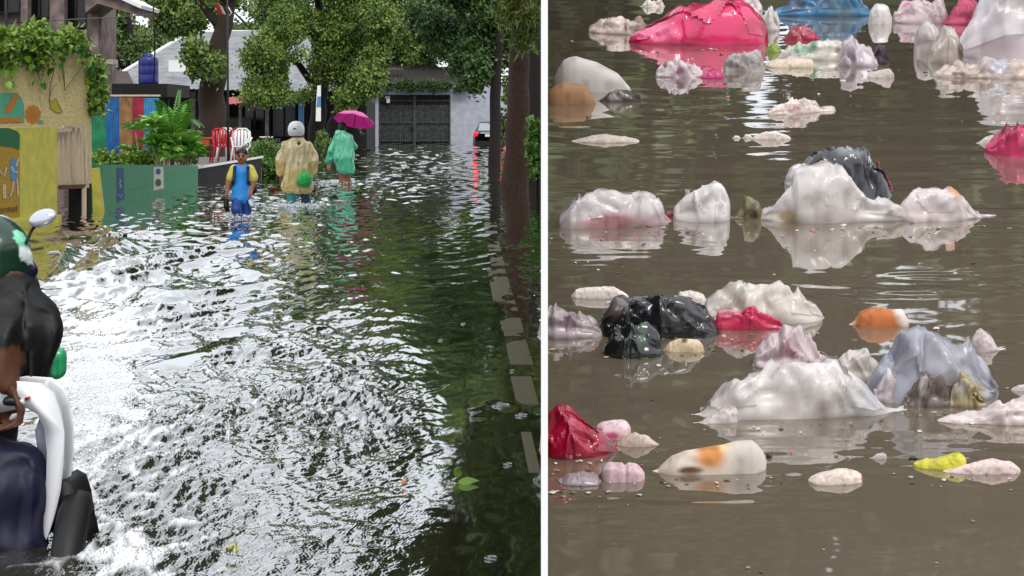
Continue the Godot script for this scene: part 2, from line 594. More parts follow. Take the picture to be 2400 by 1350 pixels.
# ---------- the dirty pond
func pond_water() -> ArrayMesh:
	var cols := 300
	var rows := 560
	var vs := PackedVector3Array()
	var t := tan(TILT)
	for r in rows + 1:
		var py := 1620.0 - 1740.0 * r / rows
		for c in cols + 1:
			var px := 1277.0 + 1500.0 * c / cols
			var p := R(px, py)
			p.x = maxf(p.x, 0.0052)
			var s := Vector2(p.x, (p - R0).dot(RF))
			# slack water: long low crests across the view
			var streak := clampf(noise.get_noise_2d(s.x * 40.0 + 40.0, s.y * 60.0) * 1.6 + 0.35, 0.0, 1.0)
			if py > 1170.0: streak *= clampf(1.0 - (py - 1170.0) / 60.0, 0.18, 1.0)
			var h := noise.get_noise_2d(s.x * 120.0, s.y * 600.0) * 0.0013 * streak
			h += noise.get_noise_2d(s.x * 300.0 + 70.0, s.y * 1500.0) * 0.0004 * streak
			h += noise.get_noise_2d(s.x * 40.0 + 5.0, s.y * 150.0) * 0.0014
			vs.append(p + RU * h)
	var w := cols + 1
	var ns := PackedVector3Array()
	ns.resize(vs.size())
	var idx := PackedInt32Array()
	for r in rows + 1:
		for c in w:
			var i := r * w + c
			var n := (vs[i + (w if r < rows else 0)] - vs[i - (w if r > 0 else 0)]).cross(vs[i + (1 if c < cols else 0)] - vs[i - (1 if c > 0 else 0)])
			ns[i] = (n if n.dot(RU) > 0.0 else -n).normalized()
			if r < rows and c < cols: idx.append_array([i, i + w, i + 1, i + 1, i + w, i + w + 1])
	return arrays(vs, ns, null, idx)
func rnd2(i: int, j: int) -> float:
	var n := sin(i * 127.1 + j * 311.7) * 43758.5453
	return (n - floorf(n)) * 2.0 - 1.0
func crease(u: float, v: float) -> float:
	# random heights on a lattice of triangles, straight in between
	var i := floori(u)
	var j := floori(v)
	var x := u - i
	var y := v - j
	var b := rnd2(i + 1, j)
	var c := rnd2(i, j + 1)
	if x + y < 1.0:
		var o := rnd2(i, j)
		return o + (b - o) * x + (c - o) * y
	var d := rnd2(i + 1, j + 1)
	return d + (c - d) * (1.0 - x) + (b - d) * (1.0 - y)
func bag(called, label, category, base_y, px: Array, hex: String, opt := {}):
	# a floating lump: its outline above the water line, rounded off in depth, with creases of its own
	var n: int = opt.get("n", 84)
	var m := 52
	var d: float = opt.get("d", 0.55)
	var amp: float = minf(opt.get("amp", 0.13), 0.15)
	var freq: float = opt.get("f", 1.0)
	var sd: float = opt.get("s", float(px[0]) * 0.37)
	var by2: float = opt.get("base2", base_y)
	var pow_: float = opt.get("p", 0.75)
	var base_c := lin(hex)
	var stops: Array = opt.get("col", [])
	var x0: float = px[0]
	var x1: float = px[px.size() - 2]
	var tall := 0.0
	var hs := []
	var xs := []
	for i in n + 1:
		var u := 0.5 - 0.5 * cos(PI * i / n)
		var x := lerpf(x0, x1, u * 0.6 + 0.4 * i / n)
		var k := 0
		while k < px.size() - 4 and px[k + 2] < x: k += 2
		var y := lerpf(px[k + 1], px[k + 3], clampf((x - px[k]) / maxf(px[k + 2] - px[k], 0.01), 0.0, 1.0))
		var b := R(x, lerpf(base_y, by2, (x - x0) / (x1 - x0)))
		var up := lerpf(base_y, by2, (x - x0) / (x1 - x0)) - y
		hs.append(maxf(up, 0.0) / F * -b.z)
		xs.append(x)
		tall = maxf(tall, hs[-1])
	# the outline is seen over the middle of the lump, which lies half its depth behind the water line
	var dm := 0.0
	for i in n + 1: dm = maxf(dm, d * sqrt(maxf(hs[i], 0.0) * tall))
	var lift: float = opt.get("lift", 0.0)
	var soft: bool = opt.get("soft", false)
	if not soft: amp = maxf(amp, 0.1)
	var crush: float = 1.0 if soft else 1.4 if opt.get("m", "film") == "glossy_trash" else 2.15
	if tall < 0.07 and not soft:
		crush = 1.0
		amp = minf(amp, 0.08)
	var long: float = (x1 - x0) / F * -R(x0, base_y).z / maxf(tall, 0.02)
	var fg := RandomNumberGenerator.new()
	fg.seed = int(sd * 100.0) + 7
	var folds := PackedFloat32Array()
	var hubs := [Vector2(long * fg.randf_range(0.2, 0.8), fg.randf_range(0.5, 1.0)), Vector2(long * fg.randf_range(0.1, 0.9), fg.randf_range(0.2, 0.9))]
	for k in (0 if soft else int(clampf(22.0 + long * 8.0, 24.0, 52.0))):
		var from := Vector2(long * fg.randf(), fg.randf_range(0.0, 1.5))
		var ang := fg.randf() * TAU
		if k % 3:
			var hb: Vector2 = hubs[k % 2]
			from = hb + Vector2.from_angle(ang) * fg.randf_range(0.02, 0.2)
		var to := Vector2.from_angle(ang) * fg.randf_range(0.25, 1.1)
		folds.append_array([from.x, from.y, to.x, to.y, fg.randf_range(0.025, 0.085), fg.randf_range(0.35, 1.1) * (1.0 if fg.randf() < 0.6 else -1.0)])
	var vs := []
	var cs := []
	var os := []
	for i in n + 1:
		var fx: float = (xs[i] - x0) / (x1 - x0)
		var b := R(xs[i], lerpf(base_y, by2, fx))
		var c := b + RF * dm
		var top: float = lerpf(base_y, by2, fx) - hs[i] * F / -b.z
		var dir := P(xs[i], top, 1.0) - eye
		var q := eye + dir * ((c - eye).dot(RF) / dir.dot(RF))
		# round off both ends
		var edge: float = clampf(minf(fx, 1.0 - fx) * (x1 - x0) / F * -b.z / maxf(tall, 0.02) * 2.0, 0.0, 1.0)
		edge = sqrt(1.0 - (1.0 - edge) * (1.0 - edge))
		var h := maxf((q - c).dot(RU) * (1.0 if hs[i] > 0.0005 else 0.0) * lerpf(0.35, 1.0, edge), 0.002)
		var w := maxf(d * sqrt(maxf(hs[i], 0.0) * tall) * edge, 0.002)
		var row := []
		var crow := []
		var orow := []
		for j in m:
			var a := TAU * j / m
			var sn := sin(a)
			var cn := cos(a)
			var o := RF * (-signf(cn) * pow(absf(cn), pow_)) * w + RU * ((pow(absf(sn), pow_) * h) if sn > 0.0 else -0.3 * h * absf(sn))
			var p := c + o
			var out := (RF * -cn + RU * sn * 1.2).normalized()
			var f0 := freq * 52.0 / maxf(tall, 0.05)
			var e := 0.0
			if soft:
				e = noise.get_noise_3d(p.x * f0 + sd, p.y * f0 * 0.8, p.z * f0 * 0.8) * 0.6 - 0.1
			else:
				# a puffed film with sharp straight folds, most of them running out from where it is gathered
				var uu: float = fx * long
				var vv: float = a / TAU * 3.2
				e = noise.get_noise_3d(p.x * f0 * 0.7 + sd, p.y * f0 * 0.7, p.z * f0 * 0.7) * 0.9 - 0.5
				e += crease(uu * 2.3 * freq + vv * 0.4 + sd, vv * 2.1 * freq + uu * 0.3) * 0.5
				for k in range(0, folds.size(), 6):
					var bx := folds[k + 2]
					var by := folds[k + 3]
					var qx := uu - folds[k]
					var qy := vv - folds[k + 1]
					var t := clampf((qx * bx + qy * by) / (bx * bx + by * by), 0.0, 1.0)
					qx -= bx * t
					qy -= by * t
					var dd := (qx * qx + qy * qy) / (folds[k + 4] * folds[k + 4])
					if dd < 12.0: e += folds[k + 5] * exp(-sqrt(dd)) * (1.0 - t * 0.6)
				e = e / (1.0 + 0.75 * absf(e)) if e > 0.0 else e / (1.0 + 0.35 * absf(e))
				e *= clampf(absf(sn) * 3.0, 0.2, 1.0)
			var fade := clampf(minf(fx, 1.0 - fx) * 9.0, 0.15, 1.0) * clampf(h / tall * 2.0, 0.1, 1.0)
			p += out * e * amp * crush * tall * fade + RU * lift * tall
			row.append(p)
			orow.append(out)
			var v := 0.0 if sn < 0.0 else pow(sn, pow_) * h / tall
			var col := base_c
			var wob := noise.get_noise_3d(p.x * f0 * 0.9 + sd + 31.0, p.y * f0 * 0.9, p.z * f0 * 0.9) * 0.22
			for s in stops:
				var du: float = (fx - s[0]) / s[2]
				var dv: float = (v - s[1]) / s[3]
				col = col.lerp(lin(s[4]), clampf(1.6 - sqrt(du * du + dv * dv) * 1.6 + wob * 3.0, 0.0, 1.0))
			var mott := noise.get_noise_3d(p.x * f0 * 3.1 + 77.0, p.y * f0 * 3.1 + sd, p.z * f0 * 3.1)
			col = col.lerp(col * lin("a8988c"), clampf(mott * 0.9 - 0.12, 0.0, 0.4))
			crow.append(col * (1.0 + wob * 0.3))
		vs.append(row)
		cs.append(crow)
		os.append(orow)
	var st := S(true)
	for i in n:
		for j in m:
			var k := (j + 1) % m
			for e in ([[i, j], [i + 1, j], [i + 1, k], [i, j], [i + 1, k], [i, k]] if (i + j) % 2 else [[i, j], [i + 1, j], [i, k], [i + 1, j], [i + 1, k], [i, k]]):
				var col: Color = cs[e[0]][e[1]]
				col.a = 1.0
				st.set_color(col)
				st.add_vertex(vs[e[0]][e[1]])
	# a second, torn layer of film lying loose over the first
	var loose: SurfaceTool
	if not soft and opt.get("thing", true) and tall > 0.06 and opt.get("layer", true):
		loose = S(true)
		var lv := []
		var keep := []
		for i in n + 1:
			var r := []
			var kr := []
			for j in m:
				var q: Vector3 = vs[i][j]
				var k1 := float(i) / n * long
				var k2 := float(j) / m * 3.2
				var c := crease(k1 * 3.1 - k2 * 0.7 + sd, k2 * 2.7 + k1 * 0.8) * 0.06 + crease(k1 * 8.0 + k2, k2 * 7.0 - k1 + sd) * 0.03
				r.append(q + os[i][j] * (0.035 + c) * tall)
				kr.append(noise.get_noise_2d(k1 * 42.0 + sd * 3.0, k2 * 42.0) + crease(k1 * 7.0 + sd, k2 * 7.0) * 0.22 > 0.05 and j > 1 and j < m * 0.42 and i > 2 and i < n - 2)
			lv.append(r)
			keep.append(kr)
		var any := false
		for i in n:
			for j in m - 1:
				if keep[i][j] and keep[i + 1][j] and keep[i + 1][j + 1] and keep[i][j + 1]:
					any = true
					for e in [[i, j], [i + 1, j], [i + 1, j + 1], [i, j], [i + 1, j + 1], [i, j + 1]]:
						var cc: Color = cs[e[0]][e[1]].lerp(Color(0.8, 0.78, 0.77), 0.04 if opt.get("m", "film") == "glossy_trash" else 0.2)
						cc.a = 1.0
						loose.set_color(cc)
						loose.add_vertex(lv[e[0]][e[1]])
		if not any: loose = null
	var o
	var mt = M[opt.get("m", "film")]
	if opt.get("thing", true):
		var t = thing(called, label, category, R((x0 + x1) / 2, base_y), opt.get("g", ""))
		o = obj(opt.get("part", "body"), st, mt, t)
		if loose: obj("loose_film", loose, M.film_dark if opt.get("m", "film") == "glossy_trash" else M.film_thin, t)
		return t
	o = obj(called, st, mt)
	return meta(o, label, category, opt.get("g", ""))
func patch(parent, called, base_y, px, hex, opt := {}):
	# a further piece of a floating thing, built the same way
	var t = bag("piece", "", "", base_y, px, hex, opt)
	var o = t.get_child(0)
	t.remove_child(o)
	remove_child(t)
	used["piece"] -= 1
	t.free()
	o.name = called
	parent.add_child(o, true)
	o.position = -parent.position
	return o

func materials():
	var fine := tex(0.03, 0.72, 1.0, 3)
	var blot := tex(0.008, 0.6, 1.0, 8, 5)
	var wash := tex(0.01, 0.84, 1.0, 9, 5)
	var grain := tex(0.05, 0.35, 1.0, 12, 5)
	var film_b := tex(0.012, 0.0, 1.0, 21, 4, FastNoiseLite.TYPE_SIMPLEX_SMOOTH, 512, true)
	mat("leaf", "ffffff", 0.42, {"vc": true, "back": Color(0.35, 0.42, 0.2)})
	mat("bark", "4a3526", 0.85, {"tex": grain, "scale": 0.9, "aniso": Vector3(2.2, 0.35, 2.2), "bump": 2.0})
	mat("bark_dark", "2a221b", 0.85, {"tex": grain, "scale": 0.9, "aniso": Vector3(2.2, 0.35, 2.2), "bump": 2.0})
	mat("bark_red", "5d3a26", 0.8, {"tex": grain, "scale": 0.9, "aniso": Vector3(2.0, 0.3, 2.0), "bump": 2.5})
	mat("plaster", "ead79a", 0.9, {"tex": fine, "scale": 1.2, "bump": 1.2})
	mat("yellow", "d2ca58", 0.8, {"tex": wash, "scale": 0.8, "bump": 0.2})
	mat("green_wall", "1d8a58", 0.6, {"tex": wash, "scale": 0.7, "bump": 0.2})
	mat("concrete", "8d8680", 0.85, {"tex": blot, "scale": 0.8, "bump": 0.3})
	mat("dark_concrete_and_shade", "2c2a28", 0.85, {"tex": blot, "scale": 0.8})
	mat("pink_grey", "8f7d78", 0.85, {"tex": blot, "scale": 0.5})
	mat("cream", "cfc5ae", 0.85, {"tex": blot, "scale": 0.5})
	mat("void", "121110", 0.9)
	mat("dark_glass", "0e1112", 0.15)
	mat("grey_wall", "b9bdca", 0.85, {"tex": wash, "scale": 0.4, "bump": 0.2})
	mat("steel_grey", "5c625f", 0.5, {"tex": blot, "scale": 0.8, "metal": 0.3})
	mat("black", "0c0c0d", 0.5)
	mat("rubber", "0a0a0a", 0.6, {"tex": fine, "scale": 3.0})
	mat("roof_sheet", "a3a6a8", 0.55, {"tex": blot, "scale": 0.3, "metal": 0.2})
	mat("roof_old", "6a5550", 0.75, {"tex": blot, "scale": 0.6})
	mat("roof_dark", "3a332e", 0.8, {"tex": blot, "scale": 0.6})
	mat("white", "e6e6e4", 0.5)
	mat("tank", "1b2370", 0.35)
	mat("wood_pale", "d6c2ab", 0.8, {"tex": wash, "scale": 1.2, "aniso": Vector3(3, 0.4, 3), "bump": 0.5})
	mat("rust", "8a4a22", 0.9, {"tex": grain, "scale": 2.0})
	for c in [["sheet_green", "199a68"], ["sheet_blue", "1c74c4"], ["sheet_tan", "c08a52"], ["sheet_red", "c2244c"], ["sheet_sky", "3f9fe0"]]:
		mat(c[0], c[1], 0.5, {"tex": blot, "scale": 0.7})
	for c in [["p_green", "12713f"], ["p_mustard", "c39a14"], ["p_white", "e8e4da"], ["p_blue", "5a9fd0"], ["p_turq", "5cc09c"], ["p_orange", "d98a1c"], ["p_lemon", "cdb938"], ["p_brown", "5a4420"], ["p_navy", "1d5a94"], ["p_trim", "1f8a4e"]]:
		mat(c[0], c[1], 0.7, {"tex": fine, "scale": 1.5})
	mat("red_plastic", "b01826", 0.4)
	mat("white_plastic", "e4e6e6", 0.4)
	mat("orange_wood", "a85420", 0.6)
	mat("car_paint", "0d0f12", 0.25, {"coat": 1.0})
	mat("magenta", "e0149c", 0.4, {"back": Color(0.6, 0.1, 0.4), "coat": 0.3})
	mat("poncho", "ffffff", 0.3, {"vc": true, "back": Color(0.35, 0.4, 0.38), "coat": 0.3})
	mat("skin", "ffffff", 0.55, {"vc": true})
	mat("jacket", "ffffff", 0.6, {"vc": true, "btex": fine, "scale": 6.0, "bump": 0.1})
	mat("helmet_white", "e8e8ea", 0.25, {"coat": 0.5})
	mat("scooter_white", "eceef2", 0.25, {"coat": 0.8})
	mat("navy", "131a36", 0.7, {"tex": fine, "scale": 4.0})
	mat("film", "f4f2f2", 0.36, {"vc": true, "btex": film_b, "scale": 2.0, "bump": 0.08, "back": Color(0.16, 0.16, 0.16), "coat": 0.4, "alpha": 0.85})
	mat("film_thin", "f4f2f2", 0.3, {"vc": true, "coat": 0.5, "alpha": 0.62})
	mat("film_dark", "ffffff", 0.22, {"vc": true, "coat": 0.6, "alpha": 0.85})
	mat("rough_trash", "f6f4f4", 0.75, {"vc": true, "btex": film_b, "scale": 3.0, "bump": 0.05})
	mat("glossy_trash", "ffffff", 0.2, {"vc": true, "btex": film_b, "scale": 2.0, "bump": 0.1, "coat": 0.6, "back": Color(0.2, 0.2, 0.2)})
	mat("street_water", "ffffff", 0.04, {"vc": true, "alpha": 1.0, "coat": 1.0}).clearcoat_roughness = 0.03
	mat("flat_water", "2b2a22", 0.06)
	mat("pond", "6d6254", 0.03, {"spec": 0.7, "coat": 1.0}).clearcoat_roughness = 0.03
	mat("mud", "2e2a22", 0.9, {"tex": blot, "scale": 0.3})
	mat("grass", "39461f", 0.9, {"tex": blot, "scale": 0.5})
	mat("kerb_stone", "75694a", 0.4, {"tex": fine, "scale": 2.0})
	mat("board", "1c1b1a", 0.85, {"tex": grain, "scale": 1.0})
	mat("board_edge", "fbfbfb", 0.6)
	mat("spray", "f2f5f8", 0.25, {"back": Color(0.5, 0.5, 0.5)})
	var tail := mat("tail_light", "ff2020", 0.3)
	tail.emission_enabled = true
	tail.emission = Color(1, 0.06, 0.04)
	tail.emission_energy_multiplier = 1.0

func _ready():
	# ----- camera, sky, sun
	var cam := Camera3D.new()
	cam.name = "camera"
	cam.projection = Camera3D.PROJECTION_FRUSTUM
	cam.near = 0.1
	cam.far = 900.0
	cam.size = 0.1 * 1350.0 / F
	cam.frustum_offset = Vector2(-76.0 / F, -393.0 / F) * 0.1
	cam.position = eye
	add_child(cam)
	cam.current = true
	var env := Environment.new()
	env.background_mode = Environment.BG_SKY
	var sky := ProceduralSkyMaterial.new()
	sky.sky_top_color = Color(0.93, 0.95, 0.98)
	sky.sky_horizon_color = Color(0.9, 0.92, 0.95)
	sky.ground_bottom_color = Color(0.2, 0.2, 0.18)
	sky.ground_horizon_color = Color(0.35, 0.35, 0.33)
	env.sky = Sky.new()
	env.sky.sky_material = sky
	env.tonemap_mode = Environment.TONE_MAPPER_LINEAR
	env.tonemap_exposure = 1.45
	env.sdfgi_enabled = true
	env.ssao_enabled = true
	env.ssil_enabled = true
	var we := WorldEnvironment.new()
	we.name = "world_environment"
	we.environment = env
	add_child(we)
	var sun := DirectionalLight3D.new()
	sun.name = "sun"
	sun.light_energy = 0.45
	sun.light_angular_distance = 20.0
	sun.light_color = Color(1.0, 0.98, 0.95)
	sun.shadow_enabled = true
	sun.rotation_degrees = Vector3(-48, 22, 0)
	add_child(sun)
	noise.seed = 11
	noise.noise_type = FastNoiseLite.TYPE_SIMPLEX_SMOOTH
	noise.fractal_type = FastNoiseLite.FRACTAL_NONE
	noise.frequency = 0.02
	ridge.seed = 4
	ridge.noise_type = FastNoiseLite.TYPE_SIMPLEX
	ridge.fractal_type = FastNoiseLite.FRACTAL_RIDGED
	ridge.fractal_octaves = 2
	ridge.frequency = 0.02
	RF = Vector3(0, sin(TILT), -cos(TILT))
	RU = Vector3(0, cos(TILT), sin(TILT))
	R0 = P(CX, 1350, 4.0)
	materials()
	setting()
	left_walls()
	left_houses()
	trees()
	yard()
	far_end()
	people()
	rider()
	street_bits()
	pond()

func setting():
	var st := S()
	box(st, Vector3(0, BED - 0.25, -150), Vector3(500, 0.5, 420))
	struct("ground", st, M.mud)
	var o = struct("flood_water", street_water(), M.street_water)
	st = S()
	# the flood goes on under the eye
	quad(st, Vector3(-6, -0.004, 2), Vector3(-6, -0.004, -4.55), Vector3(-0.006, -0.004, -4.55), Vector3(-0.006, -0.004, 2))
	struct("flood_water_near", st, M.flat_water)
	st = S()
	quad(st, Vector3(-60, -0.03, -30), Vector3(-60, -0.03, -200), Vector3(60, -0.03, -200), Vector3(60, -0.03, -30))
	struct("flood_water_far", st, M.flat_water)
	# sunken kerb along the right side
	var k = Node3D.new()
	k.name = "kerb"
	add_child(k)
	k.set_meta("kind", "structure")
	for s in [[521, 532, 1137, 1166], [541, 556, 1140, 1170], [566, 590, 1146, 1176], [600, 622, 1152, 1184], [630, 704, 1156, 1206], [704.6, 774, 1176, 1228], [774.6, 854, 1196, 1250], [882, 962, 1213, 1267], [1012, 1108, 1240, 1267]]:
		var y := 0.0006
		var a := W(s[2], s[1], y)
		var b := W(s[3], s[1], y)
		var z0: float = -W(0, s[0], y).z
		var dx: float = -0.044 * (z0 + a.z)
		var c := S()
		prism(c, [Vector3(a.x, y, a.z), Vector3(b.x, y, b.z), Vector3(b.x + dx, y, -z0), Vector3(a.x + dx, y, -z0)], Vector3(0, -0.4, 0))
		obj("kerb_stone", c, M.kerb_stone, k)
	# the board between the two places
	var d = thing("divider_board", "thin dark board with a white front edge between the street and the pond", "board", Vector3(0, 0, -3.5))
	st = S()
	prism(st, [Vector3(-0.005, BED, -3.53), Vector3(-0.005, 1.9, -3.53), Vector3(-0.005, 1.9, -4.2), Vector3(-0.005, 1.2, -4.6), Vector3(-0.005, 3.6, -19.2), Vector3(-0.005, BED, -19.2)], Vector3(0.01, 0, 0))
	obj("panel", st, M.board, d)
	st = S()
	box(st, Vector3(0, (1.9 + BED) / 2, -3.515), Vector3(0.01245, 1.9 - BED, 0.03))
	obj("white_edge", st, M.board_edge, d)

func left_walls():
	# tall mural wall
	var a := Vector3(-7.64, 0, -22.0)
	var b := Vector3(-6.46, 0, -27.4)
	var w = wall(a, b)
	var t = thing("mural_wall", "tall cream plaster wall painted with an orange flower and a butterfly", "wall", a)
	var st := S()
	var c := a.lerp(b, 0.66)
	slab(st, a, c, BED, 2.38, 0.3)
	slab(st, c, b, 0.42, 2.38, 0.3)
	obj("wall", st, M.plaster, t)
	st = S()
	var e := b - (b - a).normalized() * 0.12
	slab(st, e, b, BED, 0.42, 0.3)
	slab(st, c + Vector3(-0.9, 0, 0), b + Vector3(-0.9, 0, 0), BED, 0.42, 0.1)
	obj("drain_recess", st, M.void, t)  # near-black colour stands for the unlit inside of the opening
	# green scalloped band with small yellow tulips
	var pts := [-40, 96, 205, 98]
	var x := 205
	while x > -40:
		pts.append_array([x, 121, x - 7, 128, x - 14, 120])
		x -= 14
	paint("painted_band", w, pts, M.p_trim, t)
	for i in 12:
		paint("painted_tulip", w, oval(190 - i * 15, 110, 2.4, 5.0, 8), M.p_orange, t, 0.008)
	paint("painted_shape", w, [-30, 218, 42, 218, 52, 232, 57, 250, 57, 288, -30, 288], M.p_turq, t)
	paint("painted_shape", w, [36, 218, 45, 224, 27, 262, 12, 266, 10, 258], M.p_orange, t, 0.008)
	paint("painted_shape", w, [-30, 276, 52, 276, 50, 287, -30, 288], M.p_orange, t, 0.008)
	var fl := []
	for i in 40: fl.append_array([77 + cos(TAU * i / 40) * (17 + (i % 4)), 268 + sin(TAU * i / 40) * (20 + (i % 4))])
	paint("painted_flower", w, fl, M.p_orange, t)
	for i in 7: paint("painted_petal", w, stroke([77, 268, 77 + cos(i * 0.9) * 14, 268 + sin(i * 0.9) * 17], 1.2), M.p_mustard, t, 0.008)
	paint("painted_dot", w, oval(96, 286, 7, 5), M.p_turq, t)
	paint("painted_butterfly", w, [116, 230, 121, 240, 131, 229, 138, 245, 146, 262, 140, 266, 128, 262, 118, 254], M.p_lemon, t)
	paint("painted_butterfly_edge", w, stroke([116, 230, 121, 241, 131, 229, 138, 245, 146, 262, 140, 266, 128, 262, 118, 254, 116, 231], 1.0), M.p_brown, t, 0.008)
	paint("painted_line", w, stroke([116, 230, 124, 206, 134, 196], 1.0), M.p_brown, t)
	# low yellow wall in front
	var la := Vector3(-6.895, 0, -20.0)
	var lb := Vector3(-6.295, 0, -24.8)
	var lw = wall(la, lb)
	t = thing("yellow_wall", "low mustard yellow wall with painted white and blue figures", "wall", la)
	st = S()
	slab(st, la, lb, BED, 1.235, 0.42)
	obj("wall", st, M.yellow, t)
	st = S()
	slab(st, la + lw.n * 0.04, lb + lw.n * 0.04 + Vector3(0.01, 0, -0.04), BED, 0.10, 0.036)
	obj("plinth", st, M.yellow, t)
	paint("painted_panel", lw, [-60, 345, 0, 343, 28, 344, 44, 352, 47, 365, 47, 508, -60, 516], M.p_mustard, t)
	paint("painted_band", lw, [-60, 300, 20, 300, 40, 307, 47, 316, 46, 351, 30, 345, 0, 342, -60, 342], M.p_green, t, 0.008)
	paint("painted_drop", lw, [28, 372, 33, 370, 39, 376, 42, 390, 42, 405, 39, 420, 35, 424, 28, 423, 24, 416, 23, 395, 25, 380], M.p_blue, t, 0.008)
	for s in [[38, 390, 44, 370], [27, 390, 32, 402, 42, 405], [32, 424, 30, 444, 24, 461], [40, 420, 42, 440, 43, 460], [-2, 398, 10, 414, 15, 392], [8, 432, 9, 465], [12, 432, 13, 465]]:
		paint("painted_limb", lw, stroke(s, 3.0), M.p_white, t, 0.012)
	lettering("ormat", lw, -2, 42, 500, 486, M.p_brown, t)
	# slatted wooden gate
	var ga := P(133, 400, 25.2)
	var gb := P(210, 400, 27.1)
	var gw = wall(ga, gb)
	t = thing("wooden_gate", "broken slatted gate of pale leaning boards between yellow wall and cream wall", "gate", Vector3(ga.x, 0.2, ga.z))
	st = S()
	for s in [[135, 300, 168, 296, 168, 308, 136, 311], [150, 294, 192, 294, 194, 299, 150, 299]]:
		var q := []
		for i in range(0, 8, 2): q.append(on(gw, s[i], s[i + 1], 0.03))
		prism(st, q, -gw.n * 0.03)
	obj("top_rail", st, M.wood_pale, t)
	for s in [[139, 308, 143, 435, 1.8], [148, 309, 154, 432, 2.0], [158, 308, 165, 436, 2.2], [172, 297, 182, 442, 3.6], [186, 300, 190, 436, 1.5], [194, 300, 197, 440, 1.6], [206, 305, 208, 440, 1.2]]:
		st = S()
		var q := []
		for p in [[s[0] - s[4], s[1]], [s[0] + s[4], s[1]], [s[2] + s[4], s[3]], [s[2] - s[4], s[3]]]: q.append(on(gw, p[0], p[1], 0.0))
		prism(st, q, -gw.n * 0.035)
		obj("slat", st, M.wood_pale, t)
	st = S()
	var q2 := []
	for p in [[144, 434], [198, 432], [198, 441], [144, 444]]: q2.append(on(gw, p[0], p[1], 0.05))
	prism(st, q2, -gw.n * 0.04)
	obj("bottom_rail", st, M.rust, t)
	st = S()
	tube(st, [on(gw, 197, 438, 0.0), Vector3(on(gw, 197, 494, 0.0).x, BED, on(gw, 197, 494, 0.0).z)], [0.035, 0.035], 6)
	obj("post", st, M.wood_pale, t)
	# leaning yellow stub and green wall
	t = obj("wall_stub", func_stub(), M.yellow)
	meta(t, "narrow leaning yellow stub of wall at the end of the green wall", "pillar")
	var wa := W(240, 489)
	var wb := W(464, 434)
	var ww = wall(wa, wb)
	t = thing("green_wall", "low green painted wall with a blue panel and white round emblem", "wall", wa)
	st = S()
	slab(st, wa, wb, BED, 0.66, 0.25, 0.40)
	obj("wall", st, M.green_wall, t)
	paint("blue_panel", ww, [274, 393, 290, 393, 292, 468, 274, 474], M.p_navy, t)
	var ring := stroke([282, 408, 288, 416, 289, 430, 287, 444, 282, 450, 277, 444, 276, 430, 277, 416, 281.8, 408], 2.2)
	paint("white_emblem", ww, ring, M.p_white, t, 0.008)
	paint("white_emblem", ww, stroke([280, 420, 284, 424, 280, 430, 285, 436, 281, 440], 1.6), M.p_white, t, 0.008)
	paint("white_emblem", ww, stroke([278, 456, 284, 462, 287, 455], 1.2), M.p_white, t, 0.008)
	for i in 9: paint("faded_letter", ww, stroke([307 + i * 5.4, 448 - i * 1.3, 307.5 + i * 5.4, 441 - i * 1.3], 2.4), mat("faded", "3a8a62", 0.7), t)
	paint("poster", ww, [360, 392, 383, 391, 384, 441, 360, 447], M.p_white, t)
	paint("poster_print", ww, oval(371, 402, 6, 7), M.p_navy, t, 0.008)
	paint("poster_print", ww, oval(371, 428, 7, 9), M.p_brown, t, 0.008)
	# dark planter wall with white coping
	var da := P(462, 400, 40.6)
	var db := P(612, 400, 43.6)
	t = thing("planter_wall", "dark low wall with a slanting white coping in front of chairs", "wall", Vector3(da.x, 0, da.z))
	st = S()
	slab(st, da, db, BED, 0.29, 0.3, 0.46)
	obj("wall", st, M.dark_concrete_and_shade, t)
	st = S()
	prism(st, [Vector3(da.x, 0.29, da.z + 0.03), Vector3(da.x, 0.345, da.z + 0.03), Vector3(db.x, 0.51, db.z + 0.03), Vector3(db.x, 0.46, db.z + 0.03)], Vector3(0, 0, -0.4))
	obj("coping", st, M.white, t)
	st = S()
	pbox(st, 403, 387, 462, 392, 40.4, 0.4)
	obj("coping", st, M.white, t)
	# striped sheet fence
	t = thing("striped_fence", "tall sheet fence in green, blue, tan and red vertical stripes", "fence", P(240, 400, 42.0))
	var edge := [212, 249, 280, 310, 337, 372]
	for i in 5:
		st = S()
		var m := 10
		for j in m:
			var u0: float = lerpf(edge[i], edge[i + 1], j / float(m))
			var u1: float = lerpf(edge[i], edge[i + 1], (j + 1) / float(m))
			var z0 := 41.5 + (u0 - 212) * 0.015 + (0.03 if j % 2 else 0.0)
			var z1 := 41.5 + (u1 - 212) * 0.015 + (0.0 if j % 2 else 0.03)
			var p := P(u0, 300, z0)
			var q := P(u1, 300, z1)
			quad(st, Vector3(p.x, BED, p.z), Vector3(p.x, 1.83, p.z), Vector3(q.x, 1.83, q.z), Vector3(q.x, BED, q.z))
			quad(st, Vector3(p.x, BED, p.z - 0.03), Vector3(q.x, BED, q.z - 0.03), Vector3(q.x, 1.83, q.z - 0.03), Vector3(p.x, 1.83, p.z - 0.03))
		obj("panel", st, M[["sheet_green", "sheet_blue", "sheet_tan", "sheet_red", "sheet_sky"][i]], t)
	st = S()
	box(st, (P(212, 226, 41.5) + P(372, 226, 43.9)) / 2 + Vector3(0, 0.02, 0), Vector3(1.55, 0.04, 0.06), Basis(Vector3.UP, 0.98 * 0.0))
	obj("cap_rail", st, M.wood_pale, t)
	creeper()

